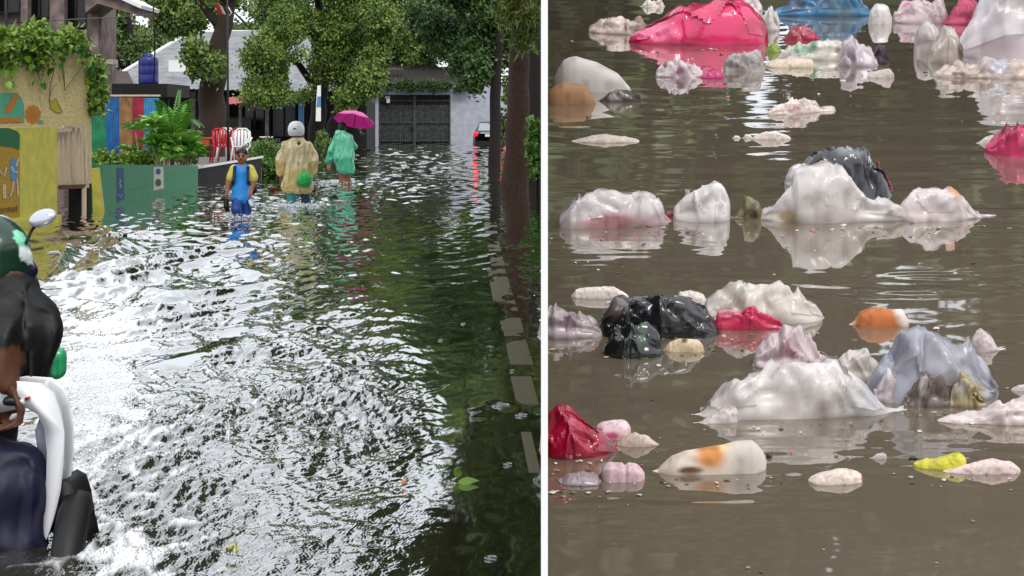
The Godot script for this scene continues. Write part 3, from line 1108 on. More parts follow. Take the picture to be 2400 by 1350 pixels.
func func_stub() -> SurfaceTool:
	var st := S()
	var base: float = -W(0, 497).z
	var q := []
	for p in [[213, 396], [229, 394], [248, 492], [222, 497]]: q.append(P(p[0], p[1], base))
	q[2].y = BED; q[3].y = BED
	prism(st, q, Vector3(-0.05, 0, -0.35))
	return st
func lettering(txt, w, x0, x1, y0, y1, m, parent):
	var tm := TextMesh.new()
	tm.text = txt
	var f := SystemFont.new()
	f.font_names = PackedStringArray(["Droid Sans"])
	tm.font = f
	tm.font_size = 64
	tm.pixel_size = 0.01
	tm.depth = 0.01
	var ab := tm.get_aabb()
	var p := on(w, x0, y0, 0.012)
	var q := on(w, x1, y0, 0.012)
	var top := on(w, x0, y1, 0.012)
	var u := (q - p) / maxf(ab.size.x, 0.01)
	u.y = 0
	var o = obj("painted_lettering", tm, m, parent)
	o.transform = Transform3D(Basis(u, Vector3.UP * (top.y - p.y) / maxf(ab.size.y, 0.01), w.n * 0.2), p - u * ab.position.x - parent.position - Vector3.UP * ab.position.y * (top.y - p.y) / maxf(ab.size.y, 0.01))

func heart(at: Vector3, s: float, b: Basis) -> SurfaceTool:
	var st := S()
	var o := [Vector3(0, 0, 0), Vector3(0.28, 0.2, 0.06), Vector3(0.5, 0, 0.08), Vector3(0.42, -0.45, 0.05), Vector3(0, -1.0, -0.1), Vector3(-0.42, -0.45, 0.05), Vector3(-0.5, 0, 0.08), Vector3(-0.28, 0.2, 0.06)]
	for i in range(1, 7):
		tri(st, at + b * (o[0] * s), at + b * (o[i] * s), at + b * (o[i + 1] * s))
	tri(st, at, at + b * (o[7] * s), at + b * (o[1] * s))
	return st
func creeper():
	var a := Vector3(-7.64, 0, -22.0)
	var b := Vector3(-6.46, 0, -27.4)
	var w = wall(a, b)
	var t = thing("creeper", "leafy green creeper hanging over the top of the cream mural wall", "plant", Vector3(-6.5, 2.3, -27.0))
	var g := RandomNumberGenerator.new()
	g.seed = 77
	var st: SurfaceTool
	for s in [[60, 110, 80, 150, 95, 190], [10, 110, 22, 150, 28, 185], [138, 125, 150, 170, 152, 212], [197, 150, 175, 180, 152, 212], [120, 120, 128, 160, 118, 200, 116, 228], [205, 130, 215, 180, 218, 250], [150, 128, 146, 165, 152, 200]]:
		var pts := []
		var rr := []
		for i in range(0, s.size(), 2):
			pts.append(on(w, s[i], s[i + 1], 0.05))
			rr.append(0.006)
		st = S(true)
		tube(st, pts, rr, 5)
		obj("stem", st, mat("stem", "5b5a2c", 0.8), t)
	var lm := mat("leaf_dark", "3a6b2a", 0.4, {"back": Color(0.2, 0.3, 0.1)})
	var lm2 := mat("leaf_bright", "77a83a", 0.4, {"back": Color(0.3, 0.4, 0.1)})
	for i in 110:
		var x := g.randf_range(-10, 208)
		var y := 100 + absf(g.randfn(0, 22))
		if i < 34:
			x = [20, 25, 30, 72, 78, 84, 90, 95, 125, 145, 150, 184][i % 12] + g.randf_range(-9, 9)
			y = g.randf_range(125, 200)
		elif i > 80:
			x = g.randf_range(205, 236)
			y = g.randf_range(130, 262)
		var bs := Basis.from_euler(Vector3(g.randf_range(-0.5, 0.5), g.randf_range(-0.9, 0.9), g.randf_range(-0.5, 0.5)))
		obj("leaf", heart(on(w, x, y, g.randf_range(0.06, 0.16)), g.randf_range(0.055, 0.1), bs), lm if g.randf() < 0.65 else lm2, t)
	var cl := leaf_clump(9, 0.09, 0.04, 0.09, 31)
	var lobes := []
	for s in [[-10, 100, 34, 18], [22, 92, 26, 20], [52, 100, 24, 20], [80, 88, 26, 26], [100, 100, 24, 16], [140, 98, 18, 12], [165, 84, 20, 18], [185, 98, 16, 8], [85, 130, 22, 30], [10, 125, 24, 22], [222, 170, 13, 40], [228, 225, 10, 40]]:
		lobes.append([on(w, s[0], s[1], 0.05), Vector3(s[2] / F * 26, s[3] / F * 26, 0.2)])
	foliage(t, lobes, cl, 620, 1.0, Color(0.10, 0.19, 0.03), Color(0.28, 0.42, 0.07), 5, null, "foliage")

func corrugated(called, e1: Vector3, e2: Vector3, r2: Vector3, r1: Vector3, m, parent, n: int, wave := 0.04, panels := 6):
	# a sloping roof of ribbed sheets from the eave e1-e2 up to the ridge r1-r2
	var up := (e2 - e1).cross(r1 - e1).normalized()
	if up.y < 0: up = -up
	for k in panels:
		var st := S()
		for j in n:
			var t0 := (k + j / float(n)) / panels
			var t1 := (k + (j + 1) / float(n)) / panels
			var o0 := up * (wave if j % 2 else 0.0)
			var o1 := up * (0.0 if j % 2 else wave)
			var a := e1.lerp(e2, t0) + o0
			var b := e1.lerp(e2, t1) + o1
			var c := r1.lerp(r2, t1) + o1
			var d := r1.lerp(r2, t0) + o0
			quad(st, a, d, c, b)
			quad(st, a - up * 0.03, b - up * 0.03, c - up * 0.03, d - up * 0.03)
		obj(called, st, m, parent)
func left_houses():
	# upper-left house with columns and a deep eave
	var z := 50.0
	var t = thing("column_house", "pinkish grey house with heavy columns and dark windows behind the mural wall", "house", P(100, 282, z))
	var st := S()
	var c := P(95, 60, z + 0.8)
	box(st, Vector3(c.x - 1.2, 1.6, -z - 2.2), Vector3(5.2, 4.0 - BED * 2 + 2.6, 2.6))
	obj("wall", st, M.pink_grey, t)
	for s in [[48, 64], [116, 150], [204, 230], [-40, -20]]:
		st = S()
		var a := P(s[0], 0, z)
		var b := P(s[1], 0, z)
		box(st, Vector3((a.x + b.x) / 2, 2.35, -z - 0.2), Vector3(b.x - a.x, 5.55, 0.36))
		obj("column", st, M.pink_grey, t)
	for s in [[66, -60, 116, 42], [151, -60, 203, 66], [-18, -60, 47, 30]]:
		st = S()
		pbox(st, s[0], s[1], s[2], s[3], z + 0.72, 0.1)
		var wdw = obj("window", st, M.dark_glass, t)
		for f in [[s[0], s[1], s[0] + 3, s[3]], [s[2] - 3, s[1], s[2], s[3]], [(s[0] + s[2]) / 2 - 1.5, s[1], (s[0] + s[2]) / 2 + 1.5, s[3]], [s[0] + 3, s[3] - 3, s[2] - 3, s[3]]]:
			st = S()
			pbox(st, f[0], f[1], f[2], f[3], z + 0.66, 0.055)
			obj("frame", st, M.roof_dark, wdw)
	st = S()
	pbox(st, 65, 52, 115.5, 130, z + 0.3, 0.2)
	obj("parapet", st, M.cream, t)
	st = S()
	pbox(st, 151, 70, 203.5, 150, z + 0.3, 0.2)
	obj("parapet", st, M.cream, t)
	st = S()
	pbox(st, 212, 138, 258, 150, z - 1.0, 0.9)
	obj("ledge", st, M.cream, t)
	st = S()
	pprism(st, [200, -40, 330, 14, 322, 36, 228, 8, 200, 30], z - 0.6, 2.0)
	obj("eave", st, M.pink_grey, t)
	st = S()
	pprism(st, [205, -50, 333, 12, 330, 20, 205, -36], z - 0.75, 2.3)
	obj("roof_edge", st, M.white, t)
	st = S()
	pbox(st, -10, 42, 34, 86, z + 1.0, 0.3)
	obj("white_wall_panel", st, M.white, t)
	# long grey sheet roof
	t = thing("grey_roofed_house", "low house with a wide grey sheet metal roof behind the trees", "house", P(430, 330, 96.0))
	corrugated("roof_sheet", P(236, 204, 90), P(640, 214, 90), P(640, 70, 107), P(446, 76, 107), M.roof_sheet, t, 12)
	corrugated("roof_sheet", P(640, 214, 90), P(880, 214, 90), P(880, 80, 107), P(640, 70, 107), M.roof_sheet, t, 12, 0.04, 4)
	corrugated("old_roof_sheet", P(232, 206, 87), P(318, 204, 87), P(300, 168, 93), P(236, 164, 93), M.roof_old, t, 10, 0.05, 3)
	st = S()
	tube(st, [P(236, 200, 91), P(446, 74, 107)], [0.09, 0.09], 6)
	tube(st, [P(446, 74, 107), P(880, 74, 107)], [0.09, 0.09], 6)
	obj("ridge_cap", st, M.white, t)
	st = S()
	pbox(st, 395, 141, 442, 168, 92, 0.25)
	obj("white_sheet", st, M.white, t)
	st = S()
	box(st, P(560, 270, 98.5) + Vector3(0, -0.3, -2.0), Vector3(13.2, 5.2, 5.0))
	obj("wall", st, M.dark_concrete_and_shade, t)  # dark colour carries the shade inside the porch
	for s in [[700, 712, "p_blue"], [622, 630, "concrete"], [560, 566, "concrete"], [448, 458, "concrete"]]:
		st = S()
		var a := P(s[0], 300, 92)
		var b := P(s[1], 300, 92)
		box(st, Vector3((a.x + b.x) / 2, 1.1, -92), Vector3(b.x - a.x, 3.2, 0.2))
		obj("column", st, M[s[2]], t)
	for s in [[468, 222, 528, 300], [575, 226, 618, 300], [640, 230, 692, 320]]:
		st = S()
		pbox(st, s[0], s[1], s[2], s[3], 97.6, 0.25)
		var wd = obj("window", st, M.dark_glass, t)
		st = S()
		pbox(st, (s[0] + s[2]) / 2 - 2, s[1], (s[0] + s[2]) / 2 + 2, s[3], 97.5, 0.09)
		obj("frame", st, M.roof_dark, wd)
	st = S()
	prism(st, [P(536, 228, 87), P(575, 226, 87), P(575, 240, 86), P(536, 244, 86)], Vector3(0, -0.03, -0.05))
	obj("red_awning", st, M.red_plastic, t)
	st = S()
	pbox(st, 500, 276, 585, 305, 95.0, 0.5)
	obj("counter", st, mat("counter", "4a5648", 0.7), t)
	# dark fascia above the striped fence
	st = S()
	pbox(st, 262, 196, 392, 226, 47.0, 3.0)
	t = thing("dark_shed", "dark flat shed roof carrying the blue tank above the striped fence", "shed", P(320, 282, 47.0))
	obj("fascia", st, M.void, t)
	st = S()
	var pa := P(262, 228, 47.4)
	var pb := P(392, 228, 49.6)
	for p in [pa, Vector3(pb.x, 0, pa.z), Vector3(pa.x, 0, pb.z), Vector3(pb.x, 0, pb.z)]:
		tube(st, [Vector3(p.x, BED, p.z), Vector3(p.x, pa.y + 0.02, p.z)], [0.05, 0.05], 6)
	obj("post", st, M.black, t)
	# tank
	var tz := 48.0
	t = thing("water_tank", "dark blue plastic water tank with a lid on the dark shed", "tank", P(348, 196, tz))
	st = S(true)
	var r := 23.5 / F * tz
	var at := P(348, 196, tz + 0.6)
	lathe(st, at, [Vector2(0, 0), Vector2(r * 0.97, 0), Vector2(r, 0.03), Vector2(r, 0.2), Vector2(r * 0.97, 0.22), Vector2(r, 0.24), Vector2(r, 0.42), Vector2(r * 0.97, 0.44), Vector2(r, 0.46), Vector2(r, 0.6), Vector2(r * 0.9, 0.66), Vector2(r * 0.45, 0.68), Vector2(0.0, 0.68)])
	obj("body", st, M.tank, t)
	st = S(true)
	lathe(st, at + Vector3(0, 0.675, 0), [Vector2(r * 0.46, 0), Vector2(r * 0.46, 0.06), Vector2(r * 0.3, 0.09), Vector2(0, 0.1)])
	obj("lid", st, M.tank, t)
	# poles and cables
	t = thing("aerial_frame", "thin black poles carrying a long cross bar above the creeper", "pole", P(360, 282, 46.0))
	st = S(true)
	var foot := P(360, 196, 48.2)
	tube(st, [foot, P(363, 120, 46.0), P(357, -60, 46.0)], [0.018, 0.018, 0.018], 6)
	obj("pole", st, M.black, t)
	st = S(true)
	var pf := P(14, 282, 34.0)
	tube(st, [Vector3(pf.x, BED, pf.z), P(15, 60, 34), P(12, -60, 34)], [0.02, 0.02, 0.02], 6)
	obj("pole", st, M.black, t)
	st = S(true)
	tube(st, [P(15, 54, 34), P(120, 48, 37), P(240, 42, 41.5), P(360, 34, 46)], [0.012, 0.012, 0.012, 0.012], 5)
	obj("cross_bar", st, M.black, t)
	# flag pole
	t = thing("flag_pole", "tall thin black pole with a red and white flag beside the big trunk", "pole", Vector3(P(535, 300, 46).x, BED, -46))
	st = S(true)
	tube(st, [Vector3(P(535, 300, 46).x, BED, -46.0), P(534, 200, 46), P(533, -50, 46)], [0.03, 0.026, 0.02], 8)
	obj("pole", st, M.black, t)
	for f in [[502, 8, 512, 9, 521, 32, 514, 36, "red_plastic"], [512, 9, 520, 14, 530, 34, 521, 32, "white"], [520, 14, 532, 24, 533, 38, 530, 34, "black"]]:
		st = S()
		prism(st, [P(f[0], f[1], 46.0), P(f[2], f[3], 45.9), P(f[4], f[5], 45.95), P(f[6], f[7], 46.0)], Vector3(0, 0, -0.008))
		obj("flag_stripe", st, M[f[8]], t)
	st = S(true)
	tube(st, [P(532, 12, 46), P(543, 30, 46), P(536, 38, 46)], [0.012, 0.012, 0.012], 5)
	obj("flag_cord", st, M.white, t)

func trees():
	var c1 := leaf_clump(12, 0.17, 0.06, 0.26, 1)
	var c2 := leaf_clump(11, 0.20, 0.055, 0.26, 2, 0.4)
	var c3 := leaf_clump(10, 0.26, 0.03, 0.22, 3, 0.5)
	var ga := Color(0.035, 0.085, 0.018)
	var gb := Color(0.24, 0.34, 0.06)
	# leaning tree behind the pole
	var b := P(500, 0, 58)
	tree("leaning_tree", "big leaning brown trunk with leafy shoots beside the flag pole", Vector3(b.x, BED, -58), [Vector3(P(492, 0, 58).x, BED, -58), P(496, 300, 58), P(498, 200, 58), P(510, 120, 58), P(528, 40, 58), P(545, -80, 58)], [0.52, 0.44, 0.38, 0.28, 0.26, 0.2],
		[[[P(498, 190, 58), P(485, 130, 58), P(470, 90, 58)], [0.14, 0.1, 0.05]], [[P(520, 70, 58), P(480, 20, 58), P(440, -30, 58)], [0.16, 0.12, 0.06]], [[P(540, -60, 58), P(600, -110, 57), P(660, -120, 57)], [0.16, 0.1, 0.05]]],
		[lobe(455, 118, 24, 26, 57.5), lobe(462, 155, 20, 30, 57.6), lobe(508, 150, 22, 28, 57), lobe(515, 92, 16, 18, 57), lobe(425, 30, 70, 50, 60), lobe(410, -10, 80, 30, 60), lobe(500, -30, 60, 30, 58), lobe(455, 50, 40, 30, 59)], c1, 1500, 0.9, ga, gb, 21, M.bark)
	# main street tree
	b = P(745, 0, 82)
	tree("street_tree", "large dense tree with a dark forked trunk behind the yellow raincoat", Vector3(b.x, BED, -82), [Vector3(P(742, 0, 82).x, BED, -82), P(742, 320, 82), P(748, 240, 82), P(756, 160, 82), P(752, 60, 82), P(740, -60, 82)], [0.42, 0.36, 0.33, 0.3, 0.22, 0.12],
		[[[P(750, 220, 82), P(700, 150, 81), P(640, 110, 80)], [0.2, 0.14, 0.06]], [[P(755, 170, 82), P(800, 110, 82), P(850, 60, 81)], [0.2, 0.14, 0.06]], [[P(750, 60, 82), P(690, 10, 80), P(620, -40, 80)], [0.14, 0.1, 0.05]]],
		[lobe(640, 60, 80, 60, 78), lobe(610, 130, 60, 45, 77), lobe(660, 150, 80, 50, 78), lobe(640, 205, 75, 38, 77), lobe(600, 225, 45, 22, 76.5), lobe(730, 60, 90, 70, 80), lobe(760, 140, 80, 60, 80), lobe(830, 70, 80, 70, 80), lobe(850, 150, 55, 60, 80), lobe(700, -20, 150, 50, 80), lobe(840, -20, 70, 40, 80), lobe(690, 215, 45, 25, 78), lobe(810, 190, 60, 40, 80), lobe(720, -120, 150, 80, 80), lobe(760, -250, 140, 90, 80), lobe(820, -160, 90, 90, 80), lobe(770, -370, 90, 70, 80)], c1, 11000, 0.82, ga, gb, 22, M.bark_dark, "street trees")
	tree("slim_street_tree", "slim dark tree leaning right over the green poncho", Vector3(P(775, 0, 78).x, BED, -78), [Vector3(P(774, 0, 78).x, BED, -78), P(776, 310, 78), P(795, 250, 78), P(826, 190, 78), P(850, 120, 78)], [0.28, 0.25, 0.2, 0.15, 0.08],
		[[[P(826, 190, 78), P(870, 170, 78), P(890, 140, 78)], [0.1, 0.06, 0.03]]],
		[lobe(860, 190, 40, 35, 77), lobe(830, 235, 45, 22, 77), lobe(870, 120, 40, 45, 78), lobe(880, 60, 40, 60, 78)], c1, 1500, 0.95, ga, gb, 23, M.bark_dark, "street trees")
	# right side trees
	tree("reddish_trunk_tree", "thick reddish brown trunk with peeling bark on the right verge", Vector3(P(1212, 0, 37).x, BED, -37), [Vector3(P(1211, 0, 37).x, BED, -37), P(1211, 400, 37), P(1213, 300, 37), P(1216, 200, 37), P(1217, 100, 37), P(1222, -60, 37), P(1235, -300, 37)], [0.33, 0.265, 0.225, 0.2, 0.19, 0.17, 0.1],
		[[[P(1217, 60, 37), P(1150, -60, 36), P(1080, -150, 35)], [0.1, 0.07, 0.03]], [[P(1222, -80, 37), P(1260, -250, 34), P(1240, -420, 30)], [0.12, 0.08, 0.03]], [[P(1235, -280, 37), P(1120, -480, 33), P(1000, -640, 31)], [0.1, 0.08, 0.03]], [[P(1235, -290, 37), P(1200, -600, 31), P(1120, -860, 28)], [0.1, 0.08, 0.03]]],
		[lobe(1200, -190, 130, 90, 34, 3.5), lobe(1230, -340, 110, 100, 31, 3.5), lobe(1150, -120, 60, 40, 36), lobe(1225, -520, 90, 120, 27, 3.0), lobe(1180, -420, 80, 70, 32, 3.0), lobe(1040, -420, 110, 110, 33, 3.0), lobe(960, -620, 120, 130, 31, 3.0), lobe(1120, -640, 130, 130, 29, 3.0), lobe(1060, -820, 150, 120, 28, 3.0), lobe(1230, -760, 110, 140, 26, 3.0), lobe(1180, -960, 130, 110, 26, 3.0)], c2, 9000, 0.85, ga, gb, 24, M.bark_red)
	tree("dark_verge_tree", "slim black trunk next to the parked car, hung with dark leaves", Vector3(P(1160, 0, 58).x, BED, -58), [Vector3(P(1162, 0, 58).x, BED, -58), P(1160, 330, 58), P(1162, 200, 58), P(1168, 80, 58), P(1165, -80, 58)], [0.22, 0.17, 0.16, 0.15, 0.1],
		[[[P(1165, 100, 58), P(1100, 40, 58), P(1040, 0, 58)], [0.1, 0.07, 0.03]]],
		[lobe(1120, 190, 22, 60, 57), lobe(1150, 215, 12, 45, 57), lobe(1100, 130, 50, 45, 58), lobe(1060, 70, 70, 60, 59), lobe(1140, 40, 60, 70, 58), lobe(1010, 20, 60, 45, 60), lobe(1080, -60, 110, 60, 58), lobe(1180, -60, 70, 70, 58)], c2, 3400, 0.9, ga, Color(0.08, 0.16, 0.035), 25, M.bark_dark, "verge trees")
	tree("dark_verge_tree", "black trunk between the reddish trunk and the board, behind the bright bush", Vector3(P(1258, 0, 40).x, BED, -40), [Vector3(P(1258, 0, 40).x, BED, -40), P(1256, 300, 40), P(1254, 100, 40), P(1250, -80, 40)], [0.2, 0.15, 0.14, 0.1],
		[[[P(1254, 60, 40), P(1230, -10, 39), P(1200, -60, 39)], [0.06, 0.04, 0.02]]],
		[lobe(1262, 60, 26, 60, 41), lobe(1252, 180, 20, 60, 41), lobe(1275, 260, 16, 60, 41), lobe(1250, -60, 60, 60, 40)], c2, 900, 0.8, ga * 0.8, Color(0.07, 0.14, 0.03), 26, M.bark_dark, "verge trees")
	# narrow-leaved bough hanging in the top right corner
	var t = thing("willow_bough", "narrow yellow green leaves hanging above the reddish trunk", "plant", P(1215, 60, 34))
	foliage(t, [lobe(1190, 25, 40, 28, 34, 0.4), lobe(1222, 95, 26, 20, 34, 0.3), lobe(1250, 40, 26, 40, 34, 0.4), lobe(1215, -20, 50, 30, 34, 0.5)], c3, 110, 0.75, Color(0.12, 0.19, 0.04), Color(0.30, 0.36, 0.09), 27, null, "leaves")
	var st := S(true)
	tube(st, [P(1216, -40, 36.9), P(1225, -70, 35), P(1200, 0, 34), P(1222, 100, 34)], [0.04, 0.03, 0.02, 0.008], 6)
	obj("twig", st, M.bark_dark, t)
	# trees closing the view
	var far := [[960, -40, 150, 260, 128], [1090, -140, 150, 360, 124], [860, 60, 140, 120, 132], [1220, 140, 120, 170, 90], [300, 100, 110, 80, 118], [430, 60, 90, 90, 122], [200, 60, 80, 110, 112], [620, 60, 160, 80, 125]]
	var names := ["broad dark green tree above the grey gate", "dense tree beyond the wall right of the gate", "leafy tree showing over the left end of the gate wall", "dark tree filling the gap behind the verge trunks", "pale green tree between the column house and the grey roof", "bushy tree standing over the ridge of the grey roof", "tree half hidden by the eave of the column house", "tall tree behind the grey roofed house"]
	for i in far.size():
		var f: Array = far[i]
		var z: float = f[4]
		var base := P(f[0], 282, z)
		var lobes := []
		var g := RandomNumberGenerator.new()
		g.seed = 300 + i
		for k in (18 if i < 2 else 9): lobes.append(lobe(f[0] + g.randf_range(-0.8, 0.8) * f[2], f[1] + g.randf_range(-0.9, 0.8) * f[3], f[2] * 0.42, minf(f[3] * 0.4, 90.0), z + g.randf_range(-1.5, 2.0)))
		var ca := ga if i < 4 else Color(0.08, 0.14, 0.035)
		tree("background_tree", names[i], Vector3(base.x, BED, -z), [Vector3(base.x, BED, -z), P(f[0], 200, z), P(f[0] + 8, f[1], z), P(f[0], f[1] - f[3], z)], [0.35, 0.3, 0.22, 0.08],
			[[[P(f[0], 180, z), P(f[0] - 40, f[1], z), P(f[0] - 70, f[1] - 30, z)], [0.16, 0.1, 0.05]]], lobes, c1, 3200 if i < 2 else 1500, 1.5, ca, gb if i < 4 else Color(0.2, 0.30, 0.09), 40 + i, M.bark_dark, "trees closing the view")

func rosette(parent, at: Vector3, r: float, n: int, g, m):
	# a whorl of stiff pointed leaves, each a leaf of its own
	for i in n:
		var a: float = TAU * i / n + g.randf_range(-0.3, 0.3)
		var up: float = g.randf_range(0.1, 0.9)
		var d := Vector3(cos(a), up, sin(a)).normalized()
		var s := d.cross(Vector3.UP).normalized() * r * 0.2
		var tip: Vector3 = at + d * r * g.randf_range(0.8, 1.15) - Vector3.UP * r * 0.25
		var mid := at + d * r * 0.5 + Vector3.UP * r * 0.05
		var st := S()
		tri(st, at, mid + s, tip)
		tri(st, at, tip, mid - s)
		obj("leaf", st, m, parent)
func yard():
	var g := RandomNumberGenerator.new()
	g.seed = 91
	var st := S()
	var a := P(380, 300, 44.2)
	var b := P(660, 300, 44.2)
	prism(st, [Vector3(a.x - 1.5, 0.22, -44.2), Vector3(P(612, 0, 44.2).x, 0.22, -44.2), Vector3(P(715, 0, 100).x, 0.22, -100), Vector3(a.x - 16.0, 0.22, -100)], Vector3(0, -0.7, 0))
	struct("terrace", st, M.concrete)
	# feathery palm shrub
	var base := P(405, 330, 42.6)
	var t = thing("palm_shrub", "bright green feathery palm shrub over the green wall", "plant", Vector3(base.x, 0.1, base.z))
	var lm := mat("frond", "5c9a2c", 0.38, {"back": Color(0.3, 0.4, 0.1)})
	var lmd := mat("frond_dark", "3c7a26", 0.38, {"back": Color(0.2, 0.3, 0.1)})
	for f in [[402, 345, 345, 262, 0.25], [402, 345, 352, 300, 0.2], [402, 345, 470, 268, 0.28], [402, 345, 466, 300, 0.22], [403, 340, 372, 222, 0.15], [404, 340, 448, 215, 0.2], [404, 340, 420, 205, 0.1], [403, 340, 392, 245, 0.1], [404, 340, 440, 250, 0.15], [402, 350, 340, 330, 0.15], [404, 350, 475, 325, 0.15], [404, 340, 428, 235, 0.12], [403, 340, 362, 245, 0.2]]:
		st = S()
		frond(st, P(f[0], f[1], 42.6), P(f[2], f[3], 42.6 + g.randf_range(-0.6, 0.5)), f[4], 0.28, 16)
		obj("frond", st, lm if g.randf() < 0.6 else lmd, t)
	st = S(true)
	tube(st, [Vector3(base.x, BED, base.z), P(404, 370, 42.6), P(403, 335, 42.6)], [0.05, 0.05, 0.04], 7)
	obj("stem", st, M.bark, t)
	# glossy shrubs on the wall
	var kinds := [[322, 340, 40.6, 9, 0.36, "glossy shrub with whorled leaves in front of the tan and red stripes"], [372, 325, 39.5, 18, 0.42, "large glossy shrub with a forked pale stem at the poster"], [425, 325, 40.5, 14, 0.4, "glossy shrub below the palm fronds at the end of the green wall"]]
	var sm := mat("shrub_leaf", "4f8a2e", 0.3, {"back": Color(0.25, 0.35, 0.1)})
	var sm2 := mat("shrub_leaf_pale", "8ab85a", 0.3, {"back": Color(0.25, 0.35, 0.1)})
	for s in kinds:
		var at := P(s[0], 390, s[2])
		t = thing("glossy_shrub", s[5], "plant", Vector3(at.x, 0.1, at.z), "shrubs along the green wall")
		for i in s[3]:
			var hub := P(s[0] + g.randf_range(-36, 36), s[1] + g.randf_range(-48, 56), s[2] + g.randf_range(-0.3, 0.3))
			rosette(t, hub, s[4] * g.randf_range(0.7, 1.1), 11, g, sm if g.randf() < 0.65 else sm2)
			st = S(true)
			tube(st, [Vector3(at.x, 0.1, at.z), (hub + Vector3(at.x, 0.1, at.z)) / 2 + Vector3(0.05, 0, 0), hub], [0.02, 0.014, 0.008], 5)
			obj("stem", st, mat("stem_pale", "b39a7a", 0.8), t)
		st = S(true)
		tube(st, [Vector3(at.x, BED, at.z), Vector3(at.x, 0.12, at.z)], [0.025, 0.02], 6)
		obj("stem", st, mat("stem_pale", "b39a7a", 0.8), t)
	t = thing("low_herbs", "small yellow green herbs along the foot of the striped fence", "plant", P(265, 380, 40))
	foliage(t, [lobe(240, 372, 14, 14, 40, 0.3), lobe(268, 376, 18, 12, 40, 0.3), lobe(300, 378, 20, 14, 40, 0.3), lobe(345, 378, 24, 20, 40, 0.3), lobe(440, 370, 16, 22, 41, 0.3)], leaf_clump(9, 0.09, 0.035, 0.1, 51), 260, 1.0, Color(0.08, 0.17, 0.02), Color(0.26, 0.40, 0.06), 52, null, "leaves")
	# hedge beside the raincoat
	t = thing("hedge", "clipped green bushes behind the boy, beside the yellow raincoat", "hedge", P(620, 400, 46))
	foliage(t, [lobe(622, 372, 30, 34, 45.5, 0.5), lobe(605, 392, 20, 18, 45, 0.4), lobe(640, 350, 26, 28, 47, 0.5), lobe(600, 350, 18, 22, 48, 0.5), lobe(655, 385, 16, 22, 46, 0.4), lobe(630, 395, 30, 18, 45, 0.4)], leaf_clump(12, 0.1, 0.035, 0.12, 53), 900, 0.9, Color(0.04, 0.10, 0.015), Color(0.12, 0.24, 0.04), 54, null, "leaves")
	st = S(true)
	for x in [605, 622, 645]:
		st = S(true)
		tube(st, [Vector3(P(x, 0, 46).x, BED, -46), P(x, 375, 46)], [0.04, 0.02], 5)
		obj("stem", st, M.bark_dark, t)
	t = thing("small_bush", "small bush between the street trees left of the poncho", "plant", P(762, 330, 74))
	foliage(t, [lobe(755, 330, 12, 20, 74, 0.4), lobe(840, 325, 12, 30, 70, 0.4), lobe(765, 345, 14, 12, 72, 0.4)], leaf_clump(10, 0.12, 0.04, 0.14, 55), 120, 1.0, Color(0.05, 0.1, 0.02), Color(0.14, 0.24, 0.05), 56, null, "leaves")
	t = thing("corner_bush", "bright green leafy bush at the foot of the verge trees", "plant", P(1258, 340, 33))
	foliage(t, [lobe(1256, 305, 14, 28, 33, 0.3), lobe(1258, 350, 14, 34, 33, 0.3), lobe(1262, 395, 10, 20, 33, 0.3)], leaf_clump(9, 0.12, 0.055, 0.12, 57), 130, 0.85, Color(0.08, 0.2, 0.03), Color(0.2, 0.38, 0.06), 58, null, "leaves")
	st = S(true)
	tube(st, [Vector3(P(1262, 0, 33).x, BED, -33), P(1258, 330, 33)], [0.04, 0.02], 6)
	obj("stem", st, M.bark_dark, t)
	# planter trunk behind the boy
	# chairs
	chair("red plastic armchair standing left of the black pole", P(519, 0, 50).x, -50.0, 0.3, M.red_plastic)
	chair("red plastic armchair with dark shade behind the black pole", P(543, 0, 51).x, -51.0, -0.35, M.red_plastic)
	chair("white plastic armchair stacked behind the red chairs", P(530, 0, 53).x, -53.0, 0.1, M.white_plastic)
	chair("white plastic armchair with a towel beside the green cloth", P(566, 0, 50).x, -50.0, 0.1, M.white_plastic)
	t = thing("side_table", "small orange wooden table left of the red chair", "table", Vector3(P(478, 0, 54).x, 0.22, -54))
	st = S()
	box(st, Vector3(P(478, 0, 54).x, 0.82, -54), Vector3(0.5, 0.05, 0.5))
	obj("table_top", st, M.orange_wood, t)
	st = S()
	box(st, Vector3(P(478, 0, 54).x, 0.7, -53.78), Vector3(0.44, 0.2, 0.02))
	obj("apron", st, M.orange_wood, t)
	for s in [[-1, -1], [1, -1], [-1, 1], [1, 1]]:
		st = S()
		box(st, Vector3(P(478, 0, 54).x + 0.21 * s[0], 0.505, -54 + 0.21 * s[1]), Vector3(0.045, 0.57, 0.045))
		obj("leg", st, M.roof_dark, t)
	var tw := P(577, 330, 49.7)
	st = S()
	for i in 5:
		var x0 := tw.x - 0.06 + i * 0.025
		quad(st, Vector3(x0, 0.86, tw.z + 0.01 * (i % 2)), Vector3(x0, 0.42 + 0.03 * (i % 3), tw.z + 0.03 + 0.01 * (i % 2)), Vector3(x0 + 0.025, 0.42 + 0.03 * ((i + 1) % 3), tw.z + 0.03 + 0.01 * ((i + 1) % 2)), Vector3(x0 + 0.025, 0.86, tw.z + 0.01 * ((i + 1) % 2)))
	meta(obj("towel", st, M.white), "grey white towel hanging from the white chair arm", "towel")
	# white bowls on a ledge
	for i in 2:
		st = S(true)
		lathe(st, P(616 + i * 16, 325, 52), [Vector2(0.02, 0), Vector2(0.07, 0.01), Vector2(0.1, 0.06), Vector2(0.085, 0.06), Vector2(0.05, 0.02), Vector2(0, 0.02)], 14)
		meta(obj("white_bowl", st, M.white), "white bowl on the dark ledge above the hedge", "bowl", "bowls on the ledge")
	st = S()
	pbox(st, 600, 325, 650, 334, 51.7, 0.6)
	t = thing("ledge_table", "dark ledge table above the hedge carrying white bowls", "table", Vector3(P(625, 0, 52).x, 0.22, -52))
	obj("table_top", st, M.void, t)
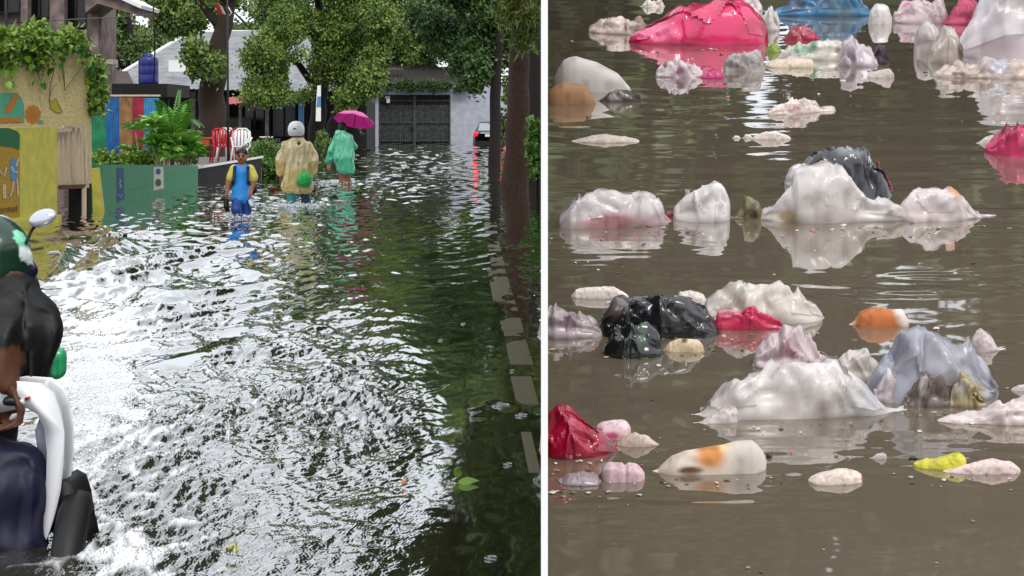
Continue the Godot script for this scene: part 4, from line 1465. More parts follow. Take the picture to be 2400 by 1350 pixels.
	for x in [603, 647]:
		st = S()
		var p := P(x, 334, 52)
		box(st, Vector3(p.x, (p.y + 0.22) / 2, p.z), Vector3(0.05, p.y - 0.22, 0.05))
		obj("leg", st, M.void, t)
	# hanging banner
	t = thing("banner", "narrow white and blue banner hanging on the street tree trunk", "banner", P(745, 290, 76))
	st = S()
	prism(st, [P(744, 200, 76), P(752, 200, 76), P(752, 284, 76), P(740, 284, 76), P(741, 240, 76)], Vector3(0, 0, -0.02))
	obj("cloth", st, M.white, t)
	st = S()
	prism(st, [P(744, 226, 75.97), P(752, 226, 75.97), P(752, 250, 75.97), P(742, 250, 75.97)], Vector3(0, 0, -0.015))
	obj("blue_print", st, M.p_blue, t)
	st = S(true)
	tube(st, [P(748, 200, 76), P(749, 190, 78), P(752, 180, 81.8)], [0.012, 0.012, 0.012], 5)
	obj("cord", st, M.black, t)
func chair(label, x, z, turn, m):
	var t = thing("plastic_armchair", label, "chair", Vector3(x, 0.22, z), "plastic chairs on the terrace")
	t.rotation.y = turn
	var put := func(called, st):
		var o = obj(called, st, m, t)
		o.position = Vector3.ZERO
	var st := S(true)
	box(st, Vector3(0, 0.42, 0), Vector3(0.44, 0.035, 0.42))
	put.call("seat", st)
	st = S(true)
	for i in 5:
		var u := (i - 2) * 0.085
		tube(st, [Vector3(u, 0.44, -0.2), Vector3(u * 1.05, 0.66, -0.25 - 0.02 * cos(u * 6)), Vector3(u * 0.95, 0.86 - absf(u) * 0.25, -0.29)], [0.036, 0.036, 0.034], 6, 0.35)
	tube(st, [Vector3(-0.22, 0.5, -0.21), Vector3(-0.2, 0.8, -0.28), Vector3(-0.1, 0.88, -0.3), Vector3(0.1, 0.88, -0.3), Vector3(0.2, 0.8, -0.28), Vector3(0.22, 0.5, -0.21)], [0.022, 0.022, 0.022, 0.022, 0.022, 0.022], 6)
	put.call("backrest", st)
	for s in [-1.0, 1.0]:
		st = S(true)
		tube(st, [Vector3(0.22 * s, 0.62, -0.24), Vector3(0.26 * s, 0.65, 0.0), Vector3(0.26 * s, 0.62, 0.2)], [0.024, 0.028, 0.024], 6, 0.5)
		put.call("armrest", st)
		for e in [-1.0, 1.0]:
			st = S(true)
			tube(st, [Vector3(0.25 * s, 0.62 if e > 0 else 0.46, 0.19 * e), Vector3(0.21 * s, 0.42, 0.2 * e), Vector3(0.27 * s, 0, 0.25 * e)], [0.022, 0.026, 0.02], 6)
			put.call("leg", st)

func far_end():
	var z := 112.0
	var t = thing("gate_wall", "pale grey wall closing the street on both sides of the gate", "wall", P(970, 335, z))
	for s in [[790, 206, 887, 345], [1056, 200, 1190, 345], [887, 206, 1056, 222]]:
		var st := S()
		var a := P(s[0], s[1], z)
		var b := P(s[2], s[1], z)
		var y0 := BED if s[3] > 300 else P(0, s[3], z).y
		box(st, Vector3((a.x + b.x) / 2, (a.y + y0) / 2, -z - 0.15), Vector3(b.x - a.x, a.y - y0, 0.3))
		obj("wall", st, M.grey_wall, t)
	var st := S()
	pbox(st, 853, 256, 858, 268, z - 0.05, 0.04)
	pbox(st, 860, 256, 865, 268, z - 0.05, 0.04)
	obj("number_plate", st, M.roof_dark, t)
	t = thing("steel_gate", "dark grey double steel gate with vertical bars at the end of the street", "gate", P(971, 335, z))
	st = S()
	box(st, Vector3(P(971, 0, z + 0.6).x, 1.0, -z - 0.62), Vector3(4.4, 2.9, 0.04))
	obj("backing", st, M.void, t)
	for l in [[890, 968], [973, 1053]]:
		st = S()
		pbox(st, l[0], 246, l[1], 330, z + 0.28, 0.03)
		var leaf_ = obj("gate_leaf", st, M.steel_grey, t)
		var n := 13
		for i in n + 1:
			st = S()
			var p := P(lerpf(l[0] + 1, l[1] - 1, i / float(n)), 282, z + 0.2)
			box(st, Vector3(p.x, 1.05, p.z), Vector3(0.035, 2.66, 0.035))
			obj("bar", st, M.steel_grey, leaf_)
		for y in [236, 286, 330]:
			st = S()
			pbox(st, l[0], y - 1.4, l[1], y + 1.4, z + 0.14, 0.05)
			obj("rail", st, M.steel_grey, leaf_)
	st = S()
	for x in [887, 971, 1055]: pbox(st, x - 2.5, 224, x + 2.5, 352, z + 0.1, 0.12)
	obj("gate_post", st, M.steel_grey, t)
	st = S()
	pbox(st, 963, 297, 969, 304, z + 0.08, 0.05)
	obj("lock", st, M.void, t)
	st = S()
	pbox(st, 906, 228, 913, 241, z - 0.1, 0.3)
	pbox(st, 903, 226, 913, 230, z - 0.1, 0.3)
	meta(obj("wall_lamp", st, M.white), "small white lamp fixed at the top left of the gate", "lamp")
	# roof behind
	t = thing("dark_roofed_house", "dark weathered roof rising behind the grey gate", "house", P(980, 300, 122))
	corrugated("roof_sheet", P(890, 196, 118), P(1115, 200, 118), P(1085, 160, 124), P(915, 152, 124), M.roof_dark, t, 10, 0.05, 5)
	st = S()
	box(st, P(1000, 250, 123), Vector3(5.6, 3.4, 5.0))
	obj("wall", st, M.dark_concrete_and_shade, t)
	st = S()
	pbox(st, 905, 158, 945, 165, 120, 0.4)
	obj("ridge_board", st, M.roof_old, t)
	t = thing("gate_creeper", "dark creeper trailing along the top of the gate wall", "plant", P(960, 205, 111))
	var lobes := []
	for i in 14: lobes.append(lobe(868 + i * 17, 206 - (i % 3) * 4, 16, 8, 111.6, 0.3))
	foliage(t, lobes, leaf_clump(10, 0.14, 0.05, 0.16, 61), 420, 1.0, Color(0.03, 0.06, 0.015), Color(0.08, 0.13, 0.03), 62, null, "leaves")
	car()

func car():
	var z := 104.0
	var at := Vector3(P(1146, 0, z).x, 0, -z)
	var t = thing("parked_car", "dark car with red tail lights lit, half hidden by the verge trees", "car", Vector3(at.x, BED, at.z))
	var st := S(true)
	var prof := [[-0.05, 0.84], [0.25, 0.88], [0.6, 0.88], [0.68, 0.86], [0.74, 0.8], [1.1, 0.62], [1.16, 0.56]]
	# body as a loft of rounded outlines from the rear bumper forwards
	var rings := []
	for d in [[0.0, 0.76, 0.60, 0.0], [-0.06, 0.86, 0.72, 0.0], [-0.5, 0.88, 0.74, 0.0], [-2.6, 0.88, 0.72, 0.0], [-3.7, 0.84, 0.62, 0.0], [-4.0, 0.74, 0.5, 0.0]]:
		var ring := []
		for p in [[-1, 0.05], [-1, 0.6], [-0.97, 0.9], [-0.85, 1.0], [0.85, 1.0], [0.97, 0.9], [1, 0.6], [1, 0.05], [0.9, 0.0], [-0.9, 0.0]]:
			ring.append(at + Vector3(p[0] * d[1], -0.12 + p[1] * (d[2] + 0.12), d[0]))
		rings.append(ring)
	loft(st, rings)
	obj("body", st, M.car_paint, t)
	st = S(true)
	rings = []
	for d in [[-0.35, 0.8, 0.0], [-0.75, 0.68, 0.5], [-1.2, 0.66, 0.56], [-2.2, 0.67, 0.54], [-3.0, 0.8, 0.0]]:
		var ring := []
		for p in [[-1, 0.0], [-0.95, 0.7], [-0.8, 1.0], [0.8, 1.0], [0.95, 0.7], [1, 0.0]]:
			ring.append(at + Vector3(p[0] * d[1], 0.68 + p[1] * d[2] + 0.01, d[0]))
		rings.append(ring)
	loft(st, rings)
	obj("cabin", st, M.car_paint, t)
	st = S()
	prism(st, [at + Vector3(-0.6, 0.76, -0.385), at + Vector3(0.6, 0.76, -0.385), at + Vector3(0.52, 1.16, -0.70), at + Vector3(-0.52, 1.16, -0.70)], Vector3(0, 0, -0.02))
	obj("rear_window", st, mat("car_glass", "9aa4ae", 0.08), t)
	for s in [-1.0, 1.0]:
		st = S(true)
		box(st, at + Vector3(s * 0.72, 0.56, 0.0), Vector3(0.24, 0.2, 0.1))
		obj("tail_light", st, M.tail_light, t)
		for e in [-0.75, -3.2]:
			st = S(true)
			var wc := at + Vector3(s * 0.76, -0.11, e)
			lathe(st, wc, [Vector2(0.16, -0.1), Vector2(0.3, -0.09), Vector2(0.315, 0), Vector2(0.3, 0.09), Vector2(0.16, 0.1)], 18, Basis(Vector3.FORWARD, PI / 2))
			var wh = obj("wheel", st, M.rubber, t)
			st = S(true)
			lathe(st, wc, [Vector2(0, -0.07), Vector2(0.17, -0.08), Vector2(0.17, 0.08), Vector2(0, 0.07)], 14, Basis(Vector3.FORWARD, PI / 2))
			obj("rim", st, M.steel_grey, wh)
	st = S()
	box(st, at + Vector3(0, 0.5, 0.03), Vector3(0.42, 0.13, 0.02))
	obj("number_plate", st, M.white, t)
	st = S()
	box(st, at + Vector3(0, 0.63, 0.015), Vector3(0.9, 0.04, 0.03))
	obj("chrome_strip", st, M.white, t)
	st = S()
	box(st, at + Vector3(0, 0.1, 0.0), Vector3(1.5, 0.22, 0.1))
	obj("bumper", st, M.black, t)
	var l := OmniLight3D.new()
	l.name = "tail_light_glow"
	l.light_color = Color(1, 0.1, 0.06)
	l.light_energy = 0.02
	l.light_size = 0.1
	l.omni_range = 20.0
	l.shadow_enabled = true
	add_child(l)
	l.position = at + Vector3(-0.72, 0.56, 0.2)
func loft(st, rings: Array):
	var n: int = rings[0].size()
	for i in rings.size() - 1:
		for j in n:
			var k := (j + 1) % n
			quad(st, rings[i][j], rings[i][k], rings[i + 1][k], rings[i + 1][j])
	for r in [rings[0], rings[-1]]:
		for j in range(1, n - 1): tri(st, r[0], r[j], r[j + 1])

func people():
	var dark_skin := lin("8a5a40")
	var sk := lin("9a6848")
	# --- wader in a yellow raincoat, seen from behind
	var o := W(697, 482)
	var v := func(x, y, z): return o + Vector3(x, y, z)
	var t = thing("person", "person in a pale yellow raincoat and white helmet wading away, green bag in hand", "person", Vector3(o.x, BED, o.z))
	var teal := lin("2d8f8a")
	var jean := lin("1d3f52")
	var black := lin("15130f")
	var caps := [
		[v.call(-0.09, 0.5, 0), v.call(-0.09, 0.05, 0.02), 0.085, 0.065, teal], [v.call(-0.09, 0.05, 0.02), v.call(-0.09, -0.34, 0.0), 0.062, 0.045, teal], [v.call(-0.09, -0.37, 0.02), v.call(-0.09, -0.385, -0.15), 0.045, 0.035, black],
		[v.call(0.09, 0.5, 0), v.call(0.13, 0.05, -0.04), 0.085, 0.065, jean], [v.call(0.13, 0.05, -0.04), v.call(0.14, -0.34, 0.08), 0.062, 0.045, jean], [v.call(0.14, -0.37, 0.1), v.call(0.14, -0.385, -0.07), 0.045, 0.035, black],
		[v.call(-0.06, 0.52, 0), v.call(0.06, 0.52, 0), 0.1, 0.1, jean], [v.call(0, 0.6, 0), v.call(0, 0.9, 0), 0.11, 0.12, jean], [v.call(-0.12, 0.92, 0), v.call(0.12, 0.92, 0), 0.06, 0.06, jean],
		[v.call(0, 0.95, 0), v.call(0, 1.08, -0.01), 0.05, 0.05, dark_skin], [v.call(0, 1.14, -0.02), v.call(0, 1.2, -0.01), 0.075, 0.085, dark_skin], [v.call(0, 1.09, -0.06), v.call(0, 1.12, -0.07), 0.04, 0.045, dark_skin],
		[v.call(-0.18, 0.92, 0), v.call(-0.24, 0.68, 0.01), 0.05, 0.042, dark_skin], [v.call(-0.24, 0.68, 0.01), v.call(-0.255, 0.47, -0.02), 0.04, 0.03, dark_skin],
		[v.call(0.18, 0.92, 0), v.call(0.24, 0.68, 0.01), 0.05, 0.042, dark_skin], [v.call(0.24, 0.68, 0.01), v.call(0.215, 0.46, -0.02), 0.04, 0.03, dark_skin]]
	obj("body", nets([[caps, 0.018, 0.02], [hand(v.call(-0.255, 0.46, -0.02), Vector3(0, -1, -0.1), Vector3(0.6, 0, -0.6), 1.0, dark_skin, 0.5), 0.006, 0.004], [hand(v.call(0.215, 0.45, -0.02), Vector3(-0.1, -1, 0.1), Vector3(-0.8, 0, 0.4), 1.0, dark_skin, 0.85, -1.0), 0.006, 0.004]]), M.skin, t)
	var yel := lin("e8d08c")
	var pale := lin("eddcae")
	caps = [
		[v.call(-0.13, 0.93, 0), v.call(0.13, 0.93, 0), 0.075, 0.075, pale], [v.call(-0.03, 1.0, 0), v.call(0.03, 1.0, 0), 0.07, 0.07, pale],
		[v.call(-0.06, 0.86, 0), v.call(-0.07, 0.55, 0), 0.125, 0.12, pale], [v.call(0.06, 0.86, 0), v.call(0.07, 0.55, 0), 0.125, 0.12, pale],
		[v.call(-0.07, 0.55, 0.0), v.call(-0.13, 0.29, 0.02), 0.12, 0.11, yel], [v.call(0.07, 0.55, 0), v.call(0.13, 0.29, 0.02), 0.12, 0.11, yel], [v.call(0, 0.5, 0.02), v.call(0, 0.29, 0.03), 0.12, 0.11, yel]]
	var sleeves := [
		[v.call(-0.175, 0.92, 0), v.call(-0.245, 0.7, 0.02), 0.078, 0.07, pale], [v.call(-0.245, 0.7, 0.02), v.call(-0.265, 0.5, 0.0), 0.07, 0.055, yel],
		[v.call(0.175, 0.92, 0), v.call(0.25, 0.7, 0.02), 0.078, 0.07, pale], [v.call(0.25, 0.7, 0.02), v.call(0.245, 0.5, 0.0), 0.07, 0.058, yel]]
	obj("raincoat", nets([[caps, 0.015, 0.02], [sleeves, 0.014, 0.012]], 0.03, 620.0), M.poncho, t)
	var st := S(true)
	lathe(st, v.call(-0.02, 1.17, 0), [Vector2(0.1, -0.09), Vector2(0.122, -0.07), Vector2(0.13, 0.0), Vector2(0.124, 0.05), Vector2(0.1, 0.1), Vector2(0.06, 0.13), Vector2(0, 0.14)], 24)
	var hm = obj("helmet", st, M.helmet_white, t)
	st = S()
	prism(st, [v.call(-0.05, 1.2, 0.126), v.call(0.0, 1.2, 0.128), v.call(0.0, 1.18, 0.132), v.call(-0.05, 1.18, 0.13)], Vector3(0, 0, -0.02))
	obj("print", st, M.black, hm)
	st = S(true)
	tube(st, [v.call(0.09, 1.1, 0.03), v.call(0.06, 1.02, -0.06), v.call(0.0, 1.0, -0.09)], [0.009, 0.009, 0.009], 5)
	obj("chin_strap", st, M.black, hm)
	st = S(true)
	var gb := v.call(0.115, 0.42, 0.17) as Vector3
	var gm := mat("green_bag", "2ec05a", 0.35, {"back": Color(0.1, 0.5, 0.15)})
	var gn := nets([[[[gb, gb + Vector3(0.05, 0.02, 0), 0.1, 0.085, lin("2fc860")], [gb + Vector3(-0.03, -0.06, 0), gb + Vector3(0.05, -0.07, 0), 0.07, 0.07, lin("1fa040")], [gb + Vector3(0.05, 0.06, -0.02), gb + Vector3(0.1, 0.05, -0.14), 0.03, 0.012, lin("2fc860")]], 0.014, 0.015]], 0.02, 700.0)
	meta(obj("green_bag", gn, M.poncho), "small bright green bag carried behind the yellow raincoat", "bag")
	# --- boy
	o = W(567, 509)
	v = func(x, y, z): return o + Vector3(x, y, z)
	t = thing("person", "boy in blue shirt with yellow sleeves wading this way, backpack on, shoes in hands", "person", Vector3(o.x, BED, o.z))
	var blue := lin("2a8ee0")
	var pants := lin("16408c")
	var ysl := lin("d8cf62")
	var hair := lin("17130f")
	var bs := lin("a06a4c")
	caps = [
		[v.call(-0.085, 0.655, -0.02), v.call(0.085, 0.655, -0.02), 0.055, 0.055, blue], [v.call(0, 0.6, 0), v.call(0, 0.42, 0), 0.095, 0.092, blue], [v.call(0, 0.42, 0), v.call(0.0, 0.27, 0.01), 0.094, 0.112, blue], [v.call(-0.05, 0.36, 0.02), v.call(-0.06, 0.25, 0.03), 0.08, 0.08, blue],
		[v.call(0, 0.67, -0.01), v.call(0, 0.75, 0), 0.042, 0.04, bs],
		[v.call(-0.115, 0.655, -0.02), v.call(-0.155, 0.55, -0.01), 0.056, 0.055, ysl], [v.call(-0.15, 0.56, -0.01), v.call(-0.185, 0.46, 0.0), 0.034, 0.031, bs], [v.call(-0.185, 0.46, 0), v.call(-0.195, 0.335, 0.05), 0.031, 0.023, bs],
		[v.call(0.115, 0.655, -0.02), v.call(0.16, 0.545, -0.01), 0.056, 0.058, ysl], [v.call(0.155, 0.56, -0.01), v.call(0.155, 0.45, 0.0), 0.034, 0.031, bs], [v.call(0.155, 0.45, 0), v.call(0.13, 0.32, 0.06), 0.031, 0.023, bs],
		[v.call(-0.05, 0.24, 0.02), v.call(-0.045, 0.11, 0.2), 0.075, 0.062, pants], [v.call(-0.045, 0.11, 0.2), v.call(0.03, -0.1, 0.14), 0.06, 0.055, pants], [v.call(0.03, -0.1, 0.14), v.call(0.04, -0.3, 0.1), 0.05, 0.035, bs], [v.call(0.04, -0.31, 0.1), v.call(0.04, -0.36, 0.2), 0.032, 0.025, bs],
		[v.call(0.06, 0.24, 0), v.call(0.065, -0.02, 0.0), 0.078, 0.06, pants], [v.call(0.065, -0.02, 0), v.call(0.07, -0.36, -0.06), 0.055, 0.035, pants], [v.call(0.07, -0.385, -0.06), v.call(0.07, -0.395, 0.05), 0.032, 0.025, bs]]
	var h := v.call(0.0, 0.83, 0.0) as Vector3
	var head := [
		[h + Vector3(0, 0.02, -0.01), h + Vector3(0, -0.01, 0.0), 0.078, 0.074, bs], [h + Vector3(0, -0.05, 0.025), h + Vector3(0, -0.068, 0.035), 0.046, 0.034, bs], [h + Vector3(-0.03, -0.03, 0.03), h + Vector3(0.03, -0.03, 0.03), 0.04, 0.04, bs],
		[h + Vector3(0, 0.0, 0.072), h + Vector3(0, -0.022, 0.086), 0.008, 0.012, bs], [h + Vector3(-0.078, -0.01, 0), h + Vector3(-0.082, 0.012, -0.005), 0.012, 0.014, bs], [h + Vector3(0.078, -0.01, 0), h + Vector3(0.082, 0.012, -0.005), 0.012, 0.014, bs],
		[h + Vector3(-0.03, 0.002, 0.067), h + Vector3(-0.022, 0.002, 0.069), 0.0085, 0.0085, hair], [h + Vector3(0.03, 0.002, 0.067), h + Vector3(0.022, 0.002, 0.069), 0.0085, 0.0085, hair],
		[h + Vector3(-0.034, 0.018, 0.066), h + Vector3(-0.018, 0.02, 0.07), 0.005, 0.005, hair], [h + Vector3(0.034, 0.018, 0.066), h + Vector3(0.018, 0.02, 0.07), 0.005, 0.005, hair],
		[h + Vector3(-0.013, -0.047, 0.069), h + Vector3(0.013, -0.047, 0.069), 0.0045, 0.0045, lin("7a4238")], [h + Vector3(0, -0.1, 0), h + Vector3(0, -0.05, 0.0), 0.042, 0.04, bs]]
	obj("body", nets([[caps, 0.014, 0.015], [head, 0.006, 0.006], [hand(v.call(-0.195, 0.33, 0.05), Vector3(0, -1, 0.2), Vector3(0.6, 0, 0.5), 0.72, bs, 0.8), 0.005, 0.003], [hand(v.call(0.13, 0.315, 0.06), Vector3(-0.1, -1, 0.2), Vector3(-0.6, 0, 0.5), 0.72, bs, 0.8, -1.0), 0.005, 0.003]]), M.skin, t)
	obj("hair", nets([[[[h + Vector3(0, 0.045, -0.015), h + Vector3(0, 0.03, -0.03), 0.068, 0.072, hair], [h + Vector3(-0.045, 0.05, 0.02), h + Vector3(0.045, 0.05, 0.02), 0.036, 0.036, hair], [h + Vector3(0, 0.0, -0.045), h + Vector3(0, -0.03, -0.045), 0.055, 0.045, hair]], 0.009, 0.008]], 0.006, 2500.0), M.skin, t)
	var bp := lin("1a1c48")
	obj("backpack", nets([[[[v.call(-0.07, 0.6, -0.15), v.call(-0.08, 0.38, -0.17), 0.07, 0.085, bp], [v.call(0.07, 0.6, -0.15), v.call(0.1, 0.38, -0.17), 0.07, 0.085, bp], [v.call(0, 0.5, -0.2), v.call(0, 0.36, -0.21), 0.07, 0.08, lin("101018")], [v.call(-0.085, 0.7, -0.08), v.call(-0.09, 0.68, 0.05), 0.018, 0.02, bp], [v.call(-0.09, 0.68, 0.05), v.call(-0.1, 0.5, 0.1), 0.02, 0.018, bp], [v.call(-0.1, 0.5, 0.1), v.call(-0.12, 0.42, 0.0), 0.014, 0.014, bp], [v.call(0.085, 0.7, -0.08), v.call(0.09, 0.68, 0.05), 0.018, 0.02, lin("3a2a7a")], [v.call(0.09, 0.68, 0.05), v.call(0.1, 0.5, 0.1), 0.02, 0.018, bp], [v.call(0.1, 0.5, 0.1), v.call(0.12, 0.42, 0.0), 0.014, 0.014, bp]], 0.012, 0.008]]), M.skin, t)
	var s1 := v.call(-0.205, 0.25, 0.07) as Vector3
	meta(obj("dark_shoes", nets([[[[s1, s1 + Vector3(0.0, -0.1, 0.02), 0.03, 0.034, black], [s1 + Vector3(-0.02, 0.03, 0.0), s1 + Vector3(-0.055, 0.0, 0.03), 0.025, 0.02, lin("2a2018")], [s1 + Vector3(0.005, -0.02, -0.05), s1 + Vector3(0.01, -0.14, -0.04), 0.026, 0.03, black]], 0.009, 0.008]]), M.skin), "pair of black shoes hanging from the boy's hand", "shoes")
	s1 = v.call(0.125, 0.22, 0.09)
	meta(obj("white_shoe", nets([[[[s1, s1 + Vector3(0.03, -0.05, 0.03), 0.028, 0.03, lin("d8dce4")], [s1 + Vector3(0.02, 0.02, 0), s1 + Vector3(0.05, -0.02, 0.03), 0.02, 0.018, lin("8fa8d8")]], 0.009, 0.008]]), M.skin), "white and pale blue shoe in the boy's other hand", "shoes")
	# --- wader in a green poncho
	o = W(801, 430)
	v = func(x, y, z): return o + Vector3(x, y, z)
	t = thing("person", "person in a mint green plastic poncho wading under a magenta umbrella", "person", Vector3(o.x, BED, o.z))
	caps = [
		[v.call(-0.05, 0.5, 0), v.call(0.02, 0.0, 0.03), 0.085, 0.06, dark_skin], [v.call(0.02, 0.0, 0.03), v.call(0.0, -0.36, 0.08), 0.055, 0.04, dark_skin], [v.call(0.0, -0.39, 0.08), v.call(0.08, -0.395, 0.0), 0.035, 0.028, black],
		[v.call(0.07, 0.5, 0), v.call(0.14, 0.0, -0.03), 0.085, 0.06, dark_skin], [v.call(0.14, 0.0, -0.03), v.call(0.12, -0.36, -0.08), 0.055, 0.04, dark_skin], [v.call(0.12, -0.39, -0.08), v.call(0.2, -0.395, -0.14), 0.035, 0.028, black],
		[v.call(0, 0.55, 0), v.call(0.02, 0.9, 0), 0.11, 0.12, jean], [v.call(-0.1, 0.93, 0), v.call(0.13, 0.93, 0), 0.06, 0.06, jean],
		[v.call(0.0, 0.98, 0), v.call(0.0, 1.1, 0.0), 0.05, 0.05, dark_skin], [v.call(0.0, 1.16, 0.0), v.call(0.01, 1.2, -0.01), 0.08, 0.085, hair], [v.call(0.03, 1.1, -0.06), v.call(0.03, 1.13, -0.07), 0.045, 0.05, dark_skin],
		[v.call(-0.12, 0.93, 0), v.call(-0.22, 0.66, -0.02), 0.05, 0.04, dark_skin], [v.call(-0.22, 0.66, -0.02), v.call(-0.285, 0.42, -0.05), 0.038, 0.028, dark_skin],
		[v.call(0.15, 0.93, 0), v.call(0.22, 0.75, -0.16), 0.05, 0.04, dark_skin], [v.call(0.22, 0.75, -0.16), v.call(0.2, 0.92, -0.2), 0.038, 0.028, dark_skin]]
	obj("body", nets([[caps, 0.018, 0.02], [hand(v.call(-0.285, 0.41, -0.05), Vector3(-0.1, -1, 0), Vector3(0.6, 0, -0.6), 1.0, lin("b08060"), 0.45), 0.006, 0.004], [hand(v.call(0.2, 0.92, -0.2), Vector3(-0.1, 0.9, -0.3), Vector3(-0.8, 0, -0.3), 1.0, dark_skin, 0.9), 0.006, 0.004]]), M.skin, t)
	var mint := lin("5cc9a0")
	var mint2 := lin("74d4b0")
	caps = [
		[v.call(-0.08, 0.97, 0), v.call(0.12, 0.97, 0), 0.08, 0.08, mint2], [v.call(-0.06, 1.05, 0.02), v.call(0.02, 1.06, 0.02), 0.075, 0.065, mint2],
		[v.call(-0.03, 0.92, 0), v.call(-0.02, 0.55, 0), 0.135, 0.14, mint2], [v.call(0.1, 0.92, 0), v.call(0.13, 0.55, 0), 0.135, 0.14, mint2],
		[v.call(-0.02, 0.55, 0), v.call(0.0, 0.30, 0.0), 0.14, 0.12, mint], [v.call(0.13, 0.55, 0), v.call(0.17, 0.30, 0.0), 0.14, 0.12, mint], [v.call(0.06, 0.5, 0.03), v.call(0.08, 0.3, 0.03), 0.13, 0.11, mint]]
	var slv := [[v.call(-0.11, 0.95, 0), v.call(-0.21, 0.68, 0.0), 0.075, 0.066, mint2], [v.call(-0.21, 0.68, 0.0), v.call(-0.285, 0.46, -0.03), 0.066, 0.058, mint], [v.call(0.15, 0.95, 0), v.call(0.23, 0.76, -0.14), 0.08, 0.07, mint]]
	obj("poncho", nets([[caps, 0.016, 0.02], [slv, 0.015, 0.012]], 0.032, 480.0), M.poncho, t)
	var hub := P(834, 262, -o.z + 0.1)
	var tilt := Basis(Vector3.FORWARD, 0.16) * Basis(Vector3.RIGHT, -0.35)
	var u = thing("umbrella", "magenta umbrella held over the green poncho", "umbrella", hub)
	for k in 8:
		st = S(true)
		var seg := 6
		for i in seg:
			for j in 4:
				var q := []
				for e in [[i, j], [i + 1, j], [i + 1, j + 1], [i, j + 1]]:
					var rr: float = 0.45 * e[0] / seg
					var sag: float = sin(PI * e[1] / 4.0)
					var an: float = TAU * (k + e[1] / 4.0) / 8
					var rad: float = rr * (1.0 - 0.07 * sag * e[0] / seg)
					q.append(hub + tilt * Vector3(cos(an) * rad, -0.2 * pow(rr / 0.45, 1.9) - sag * 0.012 * e[0] / seg, sin(an) * rad))
				quad(st, q[0], q[1], q[2], q[3])
		obj("panel", st, M.magenta, u)
		st = S(true)
		var ra := TAU * k / 8
		tube(st, [hub + tilt * Vector3(0, -0.01, 0), hub + tilt * Vector3(cos(ra) * 0.25, -0.075, sin(ra) * 0.25), hub + tilt * Vector3(cos(ra) * 0.45, -0.205, sin(ra) * 0.45)], [0.004, 0.004, 0.004], 4)
		obj("rib", st, M.steel_grey, u)
	st = S(true)
	var grip := v.call(0.19, 0.97, -0.22) as Vector3
	tube(st, [hub + tilt * Vector3(0, 0.04, 0), hub, hub.lerp(grip, 0.95)], [0.005, 0.006, 0.006], 6)
	obj("shaft", st, M.black, u)
	st = S(true)
	tube(st, [hub.lerp(grip, 0.9), grip, grip + Vector3(0, -0.1, -0.02)], [0.012, 0.014, 0.013], 8)
	obj("handle", st, M.black, u)

